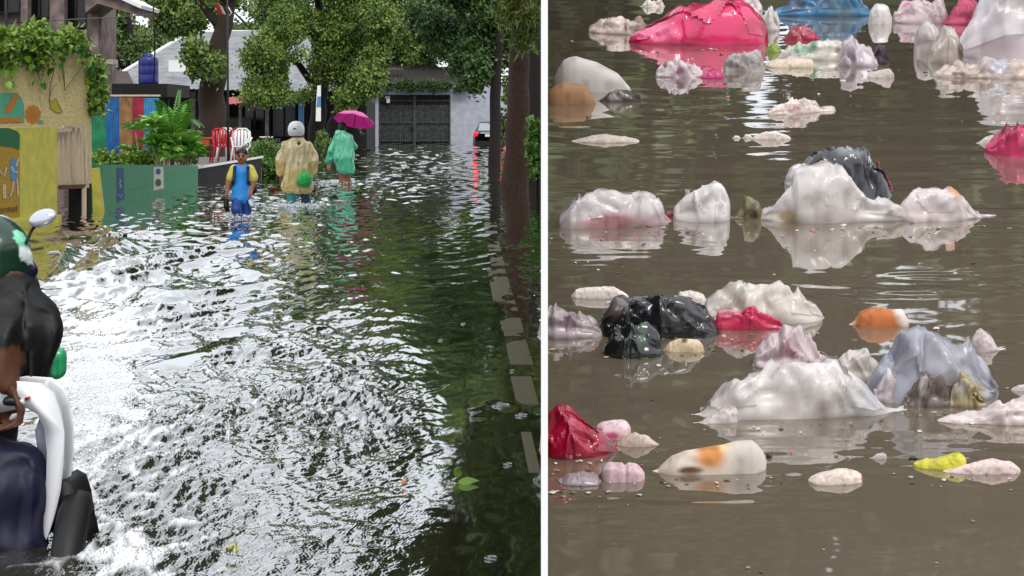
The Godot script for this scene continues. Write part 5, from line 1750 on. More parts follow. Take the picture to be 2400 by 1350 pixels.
func rider():
	var z := 6.0
	var t = thing("scooter", "white scooter ploughing through the flood, front wheel throwing spray", "scooter", Vector3(P(120, 1285, z).x, BED, -z))
	var wc := lin("eceef2")
	var c1 := lin("c2c8d4")
	var p := func(x, y, dz = 0.0): return P(x, y, z + dz)
	var sf := S(true)
	bevelled(sf, [-40, 912, 0, 903, 40, 898, 98, 902, 122, 924, 138, 962, 146, 1015, 145, 1085, 137, 1150, 123, 1212, 105, 1262, 99, 1240, 107, 1180, 113, 1120, 115, 1060, 108, 1005, 92, 968, 60, 950, 0, 962, -40, 968], z - 0.06, 0.12, -5.0)
	obj("front_fairing", sf, M.scooter_white, t)
	sf = S(true)
	bevelled(sf, [96, 975, 108, 1005, 113, 1060, 108, 1100, 84, 1122, 76, 1112, 92, 1060, 86, 1010], z + 0.05, 0.1, -4.0)
	obj("leg_shield", sf, mat("shield_grey", "b9bec9", 0.3, {"coat": 0.4}), t)
	sf = S(true)
	bevelled(sf, [80, 1150, 108, 1130, 112, 1150, 92, 1186], z - 0.02, 0.08, -3.0)
	obj("fin", sf, M.scooter_white, t)
	var st := S(true)
	var wcn := p.call(160, 1285, 0.0) as Vector3
	wcn.y = -0.13
	var wb := Basis(Vector3.UP, 0.16) * Basis(Vector3.FORWARD, PI / 2 + 0.1)
	lathe(st, wcn, [Vector2(0.2, -0.035), Vector2(0.25, -0.05), Vector2(0.285, -0.035), Vector2(0.295, 0), Vector2(0.285, 0.035), Vector2(0.25, 0.05), Vector2(0.2, 0.035), Vector2(0.2, -0.035)], 40, wb)
	var wh = obj("wheel", st, M.rubber, t)
	st = S(true)
	lathe(st, wcn, [Vector2(0, -0.03), Vector2(0.2, -0.03), Vector2(0.2, 0.03), Vector2(0, 0.03)], 20, wb)
	obj("rim", st, M.steel_grey, wh)
	sf = S(true)
	bevelled(sf, [124, 1160, 134, 1136, 152, 1126, 170, 1136, 181, 1172, 188, 1222, 203, 1284, 186, 1280, 160, 1266, 136, 1256, 120, 1240, 116, 1196], z - 0.03, 0.16, -5.0)
	obj("mudguard", sf, M.rubber, t)
	st = S(true)
	tube(st, [p.call(70, 940, -0.02), p.call(30, 940, -0.08), p.call(-20, 940, 0.02), p.call(-90, 930, 0.1)], [0.012, 0.015, 0.017, 0.015], 8)
	obj("handlebar", st, M.black, t)
	st = S(true)
	tube(st, [p.call(60, 942, -0.06), p.call(28, 946, -0.05), p.call(18, 955, -0.05)], [0.012, 0.02, 0.01], 8, 0.5)
	tube(st, [p.call(56, 968, -0.06), p.call(34, 976, -0.05), p.call(24, 984, -0.05)], [0.006, 0.012, 0.006], 8, 0.5)
	obj("lever", st, M.white, t)
	st = S(true)
	tube(st, [p.call(60, 936, -0.065), p.call(70, 931, -0.07)], [0.006, 0.004], 6)
	obj("indicator", st, M.red_plastic, t)
	# mirror on its stalk
	st = S(true)
	var mc := p.call(100, 511) as Vector3
	var prof := []
	for i in 9: prof.append(Vector2(sin(PI * i / 8.0) * 0.048, -cos(PI * i / 8.0) * 0.018))
	lathe(st, mc, prof, 20, Basis(Vector3.FORWARD, -0.35) * Basis(Vector3.RIGHT, 1.1) * Basis.from_scale(Vector3(0.95, 1, 0.6)))
	obj("mirror", st, mat("mirror_shell", "c9ced8", 0.15, {"metal": 0.5}), t)
	st = S(true)
	tube(st, [mc + Vector3(-0.02, -0.02, 0), p.call(74, 540, 0.1), p.call(30, 640, 0.5), p.call(-60, 800, 0.5), p.call(-60, 935, 0.06)], [0.006, 0.006, 0.006, 0.006, 0.008], 6)
	obj("mirror_stalk", st, M.black, t)
	var deck := [[p.call(-30, 1000, 0.25), p.call(-60, 1240, 0.4), 0.1, 0.1, lin("1a1c24")], [p.call(-60, 1240, 0.4), p.call(-200, 1260, 0.9), 0.1, 0.12, lin("1a1c24")], [p.call(100, 1180, 0.05), p.call(-10, 1290, 0.2), 0.02, 0.04, lin("0c0c0d")], [p.call(-10, 1290, 0.2), p.call(-120, 1400, 0.2), 0.04, 0.03, lin("0c0c0d")]]
	obj("chassis", nets([[deck, 0.02, 0.02]]), M.skin, t)
	st = S(true)
	var rw := P(-330, 1300, 7.0)
	rw.y = -0.13
	lathe(st, rw, [Vector2(0.2, -0.05), Vector2(0.285, -0.05), Vector2(0.295, 0), Vector2(0.285, 0.05), Vector2(0.2, 0.05), Vector2(0, 0.05), Vector2(0, -0.05), Vector2(0.2, -0.05)], 24, wb)
	obj("wheel", st, M.rubber, t)
	# rider
	var blk := lin("060607")
	var navy := lin("0d1330")
	var skc := lin("5a3524")
	t = thing("person", "rider in black jacket and green helmet leaning over the white scooter", "person", Vector3(P(-60, 1290, 6.3).x, BED, -6.3))
	var q := func(x, y, dz = 0.0): return P(x, y, 6.25 + dz)
	var caps := [
		[q.call(-40, 740), q.call(40, 745, -0.05), 0.14, 0.12, blk], [q.call(40, 745, -0.05), q.call(70, 790, -0.1), 0.105, 0.09, blk], [q.call(70, 790, -0.1), q.call(62, 860, -0.1), 0.09, 0.075, blk], [q.call(62, 860, -0.1), q.call(30, 935, -0.1), 0.065, 0.04, blk],
		[q.call(-80, 800, 0.1), q.call(-90, 1050, 0.2), 0.17, 0.17, blk], [q.call(-70, 1060, 0.1), q.call(30, 1130, -0.25), 0.12, 0.1, navy], [q.call(20, 1120, -0.25), q.call(40, 1330, -0.3), 0.1, 0.07, navy], [q.call(40, 1330, -0.3), q.call(30, 1420, -0.3), 0.065, 0.05, navy], [q.call(-120, 1060, 0.2), q.call(-20, 1150, 0.1), 0.12, 0.1, navy], [q.call(-20, 1150, 0.1), q.call(-30, 1420, 0.1), 0.1, 0.06, navy],
		[q.call(30, 1440, -0.3), q.call(70, 1450, -0.4), 0.05, 0.04, blk], [q.call(-30, 640), q.call(-20, 700), 0.07, 0.08, skc], [q.call(0, 800, -0.25), q.call(12, 900, -0.3), 0.05, 0.035, skc], [q.call(-40, 740), q.call(0, 800, -0.25), 0.1, 0.055, blk]]
	var hc := q.call(-22, 612) as Vector3
	caps.append([hc, hc + Vector3(0.02, -0.03, -0.02), 0.09, 0.09, skc])
	obj("body", nets([[caps, 0.02, 0.025], [hand(q.call(12, 905, -0.3), Vector3(0.3, -0.8, -0.2), Vector3(-0.7, -0.5, 0.3), 1.0, skc, 0.9), 0.006, 0.004], [hand(q.call(28, 930, -0.1), Vector3(-0.6, -0.4, -0.3), Vector3(-0.4, -0.7, 0.3), 1.0, skc, 0.9, -1.0), 0.006, 0.004]], 0.03, 420.0), M.jacket, t)
	var hcaps := [[hc + Vector3(0, 0.02, 0), hc + Vector3(0.01, -0.02, 0), 0.128, 0.125, lin("163528")], [hc + Vector3(0.03, -0.06, -0.02), hc + Vector3(0.08, -0.08, -0.03), 0.075, 0.06, lin("14141c")], [hc + Vector3(0.02, 0.075, 0), hc + Vector3(0.07, 0.055, 0.03), 0.07, 0.05, lin("7fd8b0")], [hc + Vector3(0.06, 0.045, 0.06), hc + Vector3(0.125, 0.02, 0.04), 0.028, 0.02, lin("dfe8e4")], [hc + Vector3(0.1, -0.005, 0.02), hc + Vector3(0.135, -0.03, 0.02), 0.022, 0.025, lin("2a2038")]]
	obj("helmet", nets([[hcaps, 0.011, 0.01]]), mat("helmet_green", "ffffff", 0.3, {"vc": true, "coat": 0.5}), t)
	var gp := P(128, 835, 6.6)
	st = S(true)
	meta(obj("green_bag", nets([[[[gp, gp + Vector3(0.01, -0.05, 0), 0.035, 0.03, lin("38b478")], [gp + Vector3(-0.05, -0.02, 0.05), gp, 0.02, 0.03, lin("38b478")]], 0.008, 0.008]], 0.01, 900.0), M.poncho), "small green plastic bag hanging beside the black jacket", "bag")

func street_bits():
	var g := RandomNumberGenerator.new()
	g.seed = 17
	# spray thrown up by the front wheel
	var xf := []
	var cols := []
	var src := W(185, 1010)
	for i in 7000:
		var u := g.randf()
		var r := pow(g.randf(), 0.7)
		var px := 150.0 + 190.0 * r * (0.4 + 0.6 * g.randf()) + g.randfn(0, 14)
		var py := 940.0 + g.randfn(0, 75)
		var b := W(px, maxf(py, 700.0))
		b.y = absf(g.randfn(0, 0.09)) * (1.15 - r) * 1.3
		if b.y < 0.005: b.y = 0.005
		xf.append(Transform3D(Basis.from_scale(Vector3.ONE * (0.0012 + 0.0045 * pow(g.randf(), 3.0))), b))
		cols.append(Color.WHITE)
	for i in 900:
		var b2 := W(g.randf_range(120, 900), g.randf_range(760, 1345))
		b2.y = absf(g.randfn(0, 0.012)) + 0.006
		xf.append(Transform3D(Basis.from_scale(Vector3.ONE * (0.0008 + 0.0022 * pow(g.randf(), 2.0))), b2))
		cols.append(Color.WHITE)
	var sp := SphereMesh.new()
	sp.radius = 1.0
	sp.height = 2.0
	sp.radial_segments = 8
	sp.rings = 4
	var o = many("spray", sp, M.spray, xf, cols, null)
	meta(o, "white spray of droplets thrown up beside the scooter wheel", "spray")
	# splash round the waders' legs
	for w in [[697, 483, 0.34, "white water splashing round the legs under the raincoat"], [795, 428, 0.4, "white water splashing round the legs under the poncho"], [566, 508, 0.22, "small white splash round the boy's legs"]]:
		var c := W(w[0], w[1])
		xf = []
		cols = []
		for i in 900:
			var a := g.randf() * TAU
			var rr: float = absf(g.randfn(0, 0.5)) * w[2]
			xf.append(Transform3D(Basis.from_scale(Vector3(1.4, 0.8, 1.4) * (0.003 + 0.009 * pow(g.randf(), 2.0))), c + Vector3(cos(a) * rr * 1.5, 0.01 + absf(g.randfn(0, 0.02)), sin(a) * rr * 2.5 + 0.1)))
			cols.append(Color.WHITE)
		meta(many("splash", sp, M.spray, xf, cols, null), w[3], "spray")
	# raindrop crowns on the calm water
	for r in [[1174, 952, 0.020], [1222, 975, 0.013], [1190, 1090, 0.008], [1058, 1190, 0.006], [1032, 798, 0.006], [905, 915, 0.007], [1085, 760, 0.007], [1200, 870, 0.006], [960, 1240, 0.006], [1150, 1310, 0.009]]:
		var c := W(r[0], r[1])
		var st := S(true)
		lathe(st, c + Vector3(0, 0.006, 0), [Vector2(r[2] * 2.2, -0.004), Vector2(r[2] * 2.0, 0.001), Vector2(r[2] * 1.7, -0.004)], 20)
		lathe(st, c + Vector3(0, 0.004, 0), [Vector2(r[2], -0.004), Vector2(r[2] * 0.9, r[2] * 0.45), Vector2(r[2] * 0.5, r[2] * 0.75), Vector2(0, r[2] * 0.85)], 14)
		meta(obj("rain_bubble", st, mat("bubble", "c6ccd0", 0.06, {"alpha": 0.18})), "round rain bubble on the dark calm water near the kerb", "bubble", "rain bubbles on the calm water")
	# leaves afloat
	var lf := mat("float_leaf", "7fa638", 0.4, {"back": Color(0.2, 0.3, 0.1)})
	var t = thing("floating_twig", "green leaf pair floating on the dark calm water", "leaf", W(1090, 1140))
	for s in [[1070, 1126, 1077, 1099, 0.04, 0.018], [1074, 1132, 1124, 1130, 0.012, 0.012], [1072, 1136, 1110, 1141, 0.006, 0.012]]:
		var a := W(s[0], s[1])
		var st := S()
		var tip := P(s[2], s[3], -a.z - 0.02)
		tip.y = maxf(tip.y, 0.012)
		var d := (tip - a).normalized()
		var sd: Vector3 = d.cross(Vector3(0, 0.4, 1)).normalized() * s[5]
		a.y = 0.008
		var mid := a.lerp(tip, 0.45) + Vector3(0, s[4] * 0.2, 0)
		for e in [-1.0, 1.0]:
			tri(st, a, a.lerp(mid, 0.5) + sd * e * 0.75, mid)
			tri(st, a.lerp(mid, 0.5) + sd * e * 0.75, mid + sd * e, mid)
			tri(st, mid, mid + sd * e, mid.lerp(tip, 0.5) + sd * e * 0.7)
			tri(st, mid, mid.lerp(tip, 0.5) + sd * e * 0.7, tip)
		obj("leaf", st, lf, t)
	var c2 := W(944, 1136)
	var st2 := S()
	tri(st2, c2 + Vector3(-0.008, 0.008, 0), c2 + Vector3(0.002, 0.02, -0.01), c2 + Vector3(0.014, 0.009, 0.01))
	tri(st2, c2 + Vector3(-0.008, 0.008, 0), c2 + Vector3(0.014, 0.009, 0.01), c2 + Vector3(0.0, 0.007, 0.02))
	meta(obj("orange_petal", st2, mat("petal", "d86a1c", 0.5)), "tiny orange petal floating left of the green leaves", "petal")
	for s in [[645, 446, 0.10, "b03434", "reddish wrapper floating between boy and raincoat"], [622, 448, 0.06, "e0dcd8", "white scrap floating beside the reddish wrapper"], [128, 600, 0.07, "d8cfd4", "pale scrap of plastic floating beside the rider's helmet"], [480, 425, 0.12, "e4e4e0", "white strip floating in front of the dark planter wall"], [548, 1300, 0.012, "c8c24a", "small yellow green scrap floating in the churned water"]]:
		var c := W(s[0], s[1])
		var k: float = s[2]
		st2 = S(true)
		tube(st2, [c + Vector3(-k, 0.012, 0), c + Vector3(-k * 0.4, 0.03, 0.02), c + Vector3(k * 0.4, 0.034, -0.02), c + Vector3(k, 0.012, 0.01)], [0.01, k * 0.35, k * 0.3, 0.008], 8, 0.4)
		meta(obj("floating_scrap", st2, mat("scrap" + s[3], s[3], 0.5)), s[4], "litter", "litter on the street flood")

func pond():
	struct("pond_water", pond_water(), M.pond)
	# bank and trees at the far side, mirrored in the pond
	var st := S()
	var e := R(1277, -120)
	var f := R(2777, -120)
	prism(st, [Vector3(0.05, e.y - 0.6, e.z + 0.4), Vector3(0.05, e.y + 0.25, e.z - 0.1), Vector3(0.05, e.y + 1.6, e.z - 3.0), Vector3(0.05, BED, e.z - 3.0)], Vector3(16, 0, 0))
	struct("bank", st, M.grass)
	var clump := leaf_clump(14, 0.34, 0.14, 0.42, 9)
	for i in 5:
		var x := 0.9 + i * 2.6
		var z := 21.5 + (i % 2) * 1.6
		var b := Vector3(x, e.y + 1.0, -z)
		var lobes := []
		var g := RandomNumberGenerator.new()
		g.seed = 500 + i
		for k in 12: lobes.append([b + Vector3(g.randf_range(-1.5, 1.5), 1.2 + k * 0.85, g.randf_range(-1.0, 1.0)), Vector3(1.6, 1.0, 1.5)])
		tree("bank_tree", ["round tree on the bank nearest the divider board", "second tree along the bank from the divider board", "third tree along the bank from the divider board", "fourth tree along the bank from the divider board", "last tree of the row along the bank"][i], b, [b - Vector3(0, 0.6, 0), b + Vector3(0.1, 3, 0), b + Vector3(-0.1, 8, 0), b + Vector3(0, 11, 0)], [0.3, 0.24, 0.15, 0.06],
			[[[b + Vector3(0, 3, 0), b + Vector3(0.8, 4.5, 0.3)], [0.12, 0.05]]], lobes, clump, 1500, 1.2, Color(0.05, 0.085, 0.025), Color(0.13, 0.17, 0.06), 600 + i, M.bark_dark, "trees on the pond bank")
	var W_ := "e9e3e0"
	var PK := "e6cfd2"
	var BG := "d8cabc"
	# --- far row
	var t = bag("red_bag", "large glossy red plastic bag lying across the far water", "plastic bag", 108, [1474, 106, 1480, 78, 1500, 66, 1545, 44, 1590, 27, 1640, 9, 1690, 0, 1740, 4, 1780, 26, 1806, 44, 1810, 106], "da3068", {"amp": 0.1, "f": 0.45, "m": "glossy_trash", "d": 0.7, "col": [[0.2, 0.3, 0.16, 0.25, "e86a90"], [0.98, 0.4, 0.06, 0.5, "a00c28"]]})
	patch(t, "white_fold", 34, [1706, 34, 1718, 4, 1750, -8, 1792, 2, 1800, 22, 1790, 34], "f0dde0", {"amp": 0.2})
	bag("crumpled_wrapper", "white crumpled wrapper stuck to the right end of the red bag", "wrapper", 76, [1786, 76, 1790, 20, 1806, 4, 1820, 14, 1834, 34, 1832, 76], W_, {"amp": 0.14})
	bag("blue_sheet", "blue plastic sheet floating at the far edge of the rubbish", "plastic sheet", 40, [1806, 40, 1830, 6, 1870, -20, 1940, -30, 2010, -20, 2046, 20, 2050, 40], "3f7ea8", {"amp": 0.16, "f": 0.6, "col": [[0.25, 0.5, 0.12, 0.4, "2a5a88"], [0.7, 0.2, 0.2, 0.3, "86a8ba"]]})
	bag("white_scrap", "white scrap in the top corner beyond the red bag", "litter", 17, [1498, 17, 1520, 2, 1550, -6, 1560, 17], "dcd2c8", {"amp": 0.15, "thing": false, "m": "rough_trash"})
	t = bag("pale_wrapper", "pale pointed wrapper with a brown end left of the red bag", "wrapper", 78, [1379, 64, 1400, 52, 1440, 40, 1462, 40, 1480, 46, 1500, 40, 1516, 56, 1520, 78], "e2d2c8", {"amp": 0.1, "base2": 84, "m": "rough_trash", "col": [[0.85, 0.5, 0.16, 0.8, "a08a80"], [0.62, 0.5, 0.04, 0.6, "7a5a50"]]})
	bag("small_red_bag", "small red bag half sunk between red bag and green wrapper", "plastic bag", 96, [1834, 96, 1850, 72, 1876, 56, 1900, 58, 1918, 74, 1926, 96], "c42a4e", {"amp": 0.12, "f": 0.6})
	bag("green_leaf_scrap", "little clump of green leaves beside the red bag", "leaves", 124, [1794, 124, 1806, 102, 1818, 96, 1832, 106, 1834, 124], "93a858", {"amp": 0.3, "thing": false, "m": "rough_trash"})
	t = bag("printed_wrapper", "white food wrapper with green print beside the small red bag", "wrapper", 142, [1822, 138, 1840, 118, 1880, 96, 1930, 86, 1980, 88, 1988, 142], "e6e2d8", {"amp": 0.1, "f": 0.7, "col": [[0.38, 0.5, 0.22, 0.26, "9cc4a4"], [0.52, 0.7, 0.06, 0.2, "4d9070"], [0.88, 0.4, 0.06, 0.3, "b49a90"]]})
	bag("cardboard_scrap", "thin beige card lying in front of the green printed wrapper", "card", 160, [1796, 150, 1820, 140, 1870, 136, 1908, 138, 1912, 156], "d8c8b4", {"amp": 0.05, "d": 1.2, "thing": false, "m": "rough_trash"})
	t = bag("crumpled_sachet", "crumpled white and violet sachet behind a dark lump", "sachet", 157, [1966, 157, 1978, 108, 2000, 92, 2030, 98, 2050, 104, 2060, 130, 2066, 157], "d8ccd4", {"amp": 0.12, "f": 0.8, "col": [[0.35, 0.3, 0.1, 0.5, "8a7488"], [0.7, 0.3, 0.12, 0.3, "ece4ea"]]})
	patch(t, "dark_lump", 152, [2044, 152, 2050, 108, 2060, 96, 2076, 112, 2088, 136, 2090, 152], "40343e", {"amp": 0.2})
	bag("white_cup_scrap", "white curled scrap floating in front of the dark lump", "litter", 184, [2036, 174, 2060, 164, 2084, 160, 2100, 170, 2098, 184], "dcd0ca", {"amp": 0.12, "thing": false})
	bag("white_block", "crumpled white packet with pink stain in front of the red bag", "packet", 182, [1536, 182, 1540, 156, 1560, 146, 1600, 144, 1630, 148, 1648, 160, 1652, 182], "e0d2d8", {"amp": 0.14, "f": 0.8, "col": [[0.5, 0.4, 0.12, 0.3, "b080a0"], [0.2, 0.85, 0.05, 0.15, "6a505a"]]})
	bag("pink_film", "flat pink film between the white packet and the grey pouch", "plastic film", 186, [1640, 180, 1660, 166, 1690, 160, 1704, 186], "d03a78", {"amp": 0.2, "d": 1.0, "thing": false})
	bag("grey_pouch", "grey silver pouch floating against the red bag", "pouch", 168, [1696, 168, 1700, 130, 1740, 128, 1784, 122, 1792, 150, 1796, 168], "b9b4b2", {"amp": 0.12, "f": 0.6, "d": 0.4, "col": [[0.3, 0.2, 0.25, 0.2, "8a8488"]]})
	# shoe-like thing at the left
	t = bag("plastic_cover", "grey white plastic cover tilted over a brown sodden shoe", "cover", 214, [1296, 165, 1320, 138, 1350, 131, 1400, 144, 1450, 172, 1478, 200, 1482, 214], "c8c4c0", {"soft": true, "amp": 0.05, "f": 0.5, "base2": 220, "m": "rough_trash", "d": 0.5})
	t = bag("sodden_shoe", "brown sodden shoe under the white cover beside the board", "shoe", 248, [1279, 248, 1286, 206, 1320, 192, 1370, 200, 1392, 224, 1400, 248], "9a7452", {"soft": true, "amp": 0.08, "f": 0.6, "m": "rough_trash"})
	bag("dark_scrap", "dark ragged scrap beside the white cover", "litter", 240, [1400, 240, 1430, 214, 1470, 210, 1500, 222, 1508, 240], "4a4440", {"amp": 0.3, "m": "rough_trash", "col": [[0.4, 0.4, 0.2, 0.4, "9a9a9c"], [0.9, 0.4, 0.1, 0.5, "241c14"]]})
	# top right heap
	t = bag("white_cup", "white plastic cup standing in the far right heap", "cup", 58, [2038, 58, 2044, 18, 2056, 8, 2084, 10, 2094, 30, 2096, 58], "f0ebe8", {"soft": true, "amp": 0.04, "p": 0.6})
	t = bag("ring_wrapper", "crumpled pinkish white wrapper in the far right heap", "wrapper", 56, [2094, 56, 2100, 20, 2130, 0, 2170, -8, 2214, 2, 2232, 30, 2230, 56], "dcc8cc", {"amp": 0.14, "col": [[0.1, 0.95, 0.3, 0.2, "d04a78"]]})
	bag("small_white_packet", "small white packet below the pinkish wrapper in the heap", "packet", 126, [2148, 126, 2152, 74, 2166, 58, 2200, 62, 2216, 84, 2214, 126], "e2d8d6", {"amp": 0.08, "p": 0.5})
	bag("pink_scrap", "red and pink film scrap behind the big white bag", "plastic film", 60, [2210, 60, 2236, 28, 2258, 8, 2290, -6, 2310, 6, 2304, 60], "c8486e", {"amp": 0.3, "thing": false})
	bag("speckled_packet", "crumpled cream packet leaning on the big white bag", "packet", 152, [2184, 152, 2192, 96, 2220, 64, 2246, 60, 2266, 92, 2268, 152], "ddd2c8", {"amp": 0.09, "f": 0.7, "p": 0.55, "col": [[0.85, 0.3, 0.16, 0.4, "6a5a3a"]]})
	bag("big_white_bag", "big smooth white bag rising at the far right edge", "plastic bag", 142, [2252, 142, 2260, 108, 2280, 60, 2310, 16, 2350, -30, 2400, -50, 2450, -30, 2480, 40, 2490, 142], "f0e9ec", {"amp": 0.07, "f": 0.5, "col": [[0.4, 0.15, 0.3, 0.2, "d4bfc4"]]})
	bag("beige_film", "flat beige film spread on the water before the big white bag", "plastic film", 186, [2196, 172, 2230, 158, 2290, 148, 2340, 140, 2390, 126, 2450, 134, 2460, 180], "d8c6ba", {"amp": 0.2, "d": 0.8, "col": [[0.55, 0.5, 0.15, 0.4, "c4c4d0"]]})
	# --- scattered single pieces
	bag("leaf_shaped_wrapper", "pale fish shaped wrapper with a thin tail floating alone", "wrapper", 272, [1802, 258, 1830, 242, 1862, 230, 1890, 228, 1914, 240, 1926, 252, 1958, 248, 1962, 258], "e6d6d0", {"amp": 0.06, "base2": 262, "m": "rough_trash", "col": [[0.42, 0.4, 0.14, 0.3, "cfa8a4"]]})
	t = bag("tailed_scrap", "small pale scrap with a beaded tail floating alone", "litter", 328, [1762, 322, 1790, 310, 1820, 306, 1854, 320, 1856, 326], "ddd0c8", {"amp": 0.06, "m": "rough_trash"})
	patch(t, "bead", 325, [1740, 325, 1748, 314, 1760, 316, 1766, 325], "e8e0d8", {"soft": true, "amp": 0.05})
	patch(t, "bead", 325, [1716, 325, 1722, 318, 1732, 318, 1738, 325], "e8e0d8", {"soft": true, "amp": 0.05})
	bag("flat_pale_scrap", "flat pale grey scrap drifting near the divider board", "litter", 336, [1340, 332, 1380, 320, 1420, 315, 1470, 322, 1500, 328], "c8bcb0", {"amp": 0.06, "d": 1.3, "thing": false, "m": "rough_trash"})
	t = bag("pink_bag", "bright pink bag cut off by the right edge, with a white lip", "plastic bag", 366, [2318, 334, 2340, 318, 2370, 300, 2410, 284, 2450, 290, 2470, 366], "d83a70", {"amp": 0.16, "base2": 372, "f": 0.7, "col": [[0.3, 0.55, 0.15, 0.2, "b01a50"]]})
	patch(t, "white_lip", 338, [2290, 338, 2310, 322, 2330, 316, 2350, 320, 2352, 338], "d8ccc8", {"amp": 0.15})
	# --- middle row
	t = bag("pink_white_bag", "rounded white bag with rosy lower side, nearest the board in the middle row", "plastic bag", 538, [1306, 530, 1312, 494, 1340, 472, 1384, 462, 1412, 450, 1440, 450, 1464, 458, 1500, 456, 1526, 468, 1556, 476, 1562, 506, 1576, 530], "e8e2e4", {"amp": 0.07, "f": 0.5, "base2": 530, "col": [[0.5, 0.12, 0.55, 0.34, "c08890"]]})
	patch(t, "red_tip", 510, [1556, 510, 1562, 494, 1576, 496, 1580, 510], "a03048", {"amp": 0.1})
	t = bag("white_knotted_bag", "bright white knotted bag between rosy bag and green debris", "plastic bag", 522, [1580, 522, 1582, 470, 1594, 458, 1610, 456, 1640, 446, 1670, 436, 1710, 440, 1744, 438, 1750, 460, 1738, 488, 1716, 522], "f2efee", {"amp": 0.09, "f": 0.6})
	patch(t, "knot", 466, [1600, 466, 1606, 442, 1616, 444, 1624, 466], "a89c98", {"amp": 0.2})
	bag("plant_debris", "tangle of green brown plant debris between the white bags", "debris", 518, [1712, 518, 1744, 492, 1750, 466, 1776, 460, 1796, 470, 1800, 500, 1790, 518], "70643e", {"amp": 0.5, "m": "rough_trash", "col": [[0.6, 0.7, 0.2, 0.4, "8a8a4a"], [0.7, 0.2, 0.2, 0.2, "4a3c30"]]})
	t = bag("dark_bag", "dark grey and black bag with red tatters behind the big white bag", "plastic bag", 470, [1868, 470, 1880, 384, 1910, 366, 1950, 346, 1990, 336, 2020, 336, 2044, 362, 2050, 380, 2086, 400, 2098, 440, 2110, 470], "38383e", {"amp": 0.16, "f": 0.8, "m": "glossy_trash", "col": [[0.55, 0.95, 0.22, 0.2, "8c9094"], [0.2, 0.7, 0.16, 0.4, "18141c"]]})
	patch(t, "red_tatter", 428, [2030, 428, 2040, 378, 2058, 374, 2072, 392, 2076, 428], "8a2440", {"amp": 0.3})
	patch(t, "red_tatter", 446, [2050, 446, 2060, 404, 2080, 406, 2096, 428, 2096, 446], "a83048", {"amp": 0.35})
	t = bag("big_crumpled_bag", "large crumpled off white bag heaped in the middle row", "plastic bag", 524, [1764, 520, 1800, 486, 1846, 448, 1866, 428, 1846, 410, 1862, 396, 1900, 382, 1950, 392, 2000, 426, 2050, 450, 2090, 462, 2110, 482, 2150, 500, 2170, 524], "e4dedc", {"amp": 0.11, "f": 0.9, "d": 0.42, "col": [[0.2, 0.1, 0.1, 0.16, "b4a07e"], [0.5, 0.2, 0.14, 0.12, "cbbdb8"]]})
	patch(t, "loose_neck", 440, [1842, 428, 1846, 404, 1870, 390, 1904, 384, 1944, 398, 1960, 424, 1930, 440], "dcd8d8", {"amp": 0.15, "m": "glossy_trash"})
	t = bag("orange_wrapper", "white wrapper with an orange end right of the crumpled bag", "wrapper", 522, [2112, 500, 2118, 464, 2140, 448, 2180, 444, 2206, 448, 2230, 446, 2260, 462, 2290, 488, 2310, 506, 2342, 508, 2344, 514], "e8dcdc", {"amp": 0.08, "f": 0.8, "base2": 514, "col": [[0.62, 0.85, 0.12, 0.3, "d08a3c"], [0.78, 0.5, 0.08, 0.3, "c08878"]]})
	# --- third row
	bag("white_folded_card", "white folded card floating left above the black bag", "card", 700, [1338, 692, 1350, 678, 1400, 671, 1440, 674, 1472, 690, 1474, 700], "e8dedc", {"amp": 0.05, "m": "rough_trash"})
	t = bag("grey_white_bag", "crumpled grey white bag half hidden by the divider board", "plastic bag", 796, [1260, 796, 1268, 726, 1300, 708, 1330, 714, 1360, 726, 1390, 746, 1412, 772, 1430, 796], "c4b6bc", {"amp": 0.1, "f": 0.9, "col": [[0.4, 0.5, 0.2, 0.3, "8e7c86"]]})
	t = bag("black_bag", "big crumpled black bin bag in the third row", "bin bag", 796, [1396, 780, 1410, 742, 1440, 712, 1480, 694, 1520, 690, 1570, 698, 1620, 706, 1660, 722, 1684, 756, 1696, 796], "1e1e22", {"amp": 0.15, "f": 0.9, "m": "glossy_trash", "col": [[0.15, 0.8, 0.14, 0.4, "6a5e60"]]})
	patch(t, "twisted_neck", 842, [1412, 842, 1418, 800, 1440, 766, 1480, 752, 1520, 760, 1550, 780, 1562, 842], "23282a", {"amp": 0.28, "f": 0.9, "m": "glossy_trash", "col": [[0.6, 0.6, 0.12, 0.3, "5a6e5c"]]})
	bag("bread_scrap", "sodden beige bread scrap in front of the black bag", "food scrap", 826, [1556, 820, 1570, 800, 1600, 794, 1640, 796, 1658, 810, 1650, 826], "d8c8a8", {"soft": true, "amp": 0.25, "m": "rough_trash", "col": [[0.5, 0.8, 0.1, 0.2, "6a5228"]]})
	t = bag("domed_white_bag", "domed cream white bag with a pink patch beside the black bag", "plastic bag", 760, [1640, 756, 1660, 706, 1700, 686, 1766, 660, 1820, 664, 1880, 676, 1916, 700, 1934, 730, 1940, 760], "e6e0d6", {"amp": 0.1, "f": 0.7, "col": [[0.85, 0.55, 0.1, 0.2, "cfc4b4"]]})
	patch(t, "white_tongue", 718, [1582, 700, 1594, 684, 1620, 682, 1650, 690, 1668, 718], "f0e8de", {"amp": 0.06})
	patch(t, "pink_patch", 774, [1672, 774, 1682, 724, 1720, 718, 1770, 726, 1820, 744, 1844, 762, 1848, 774], "d22a58", {"amp": 0.1, "d": 0.3, "col": [[0.2, 0.9, 0.3, 0.25, "ec8aa4"]]})
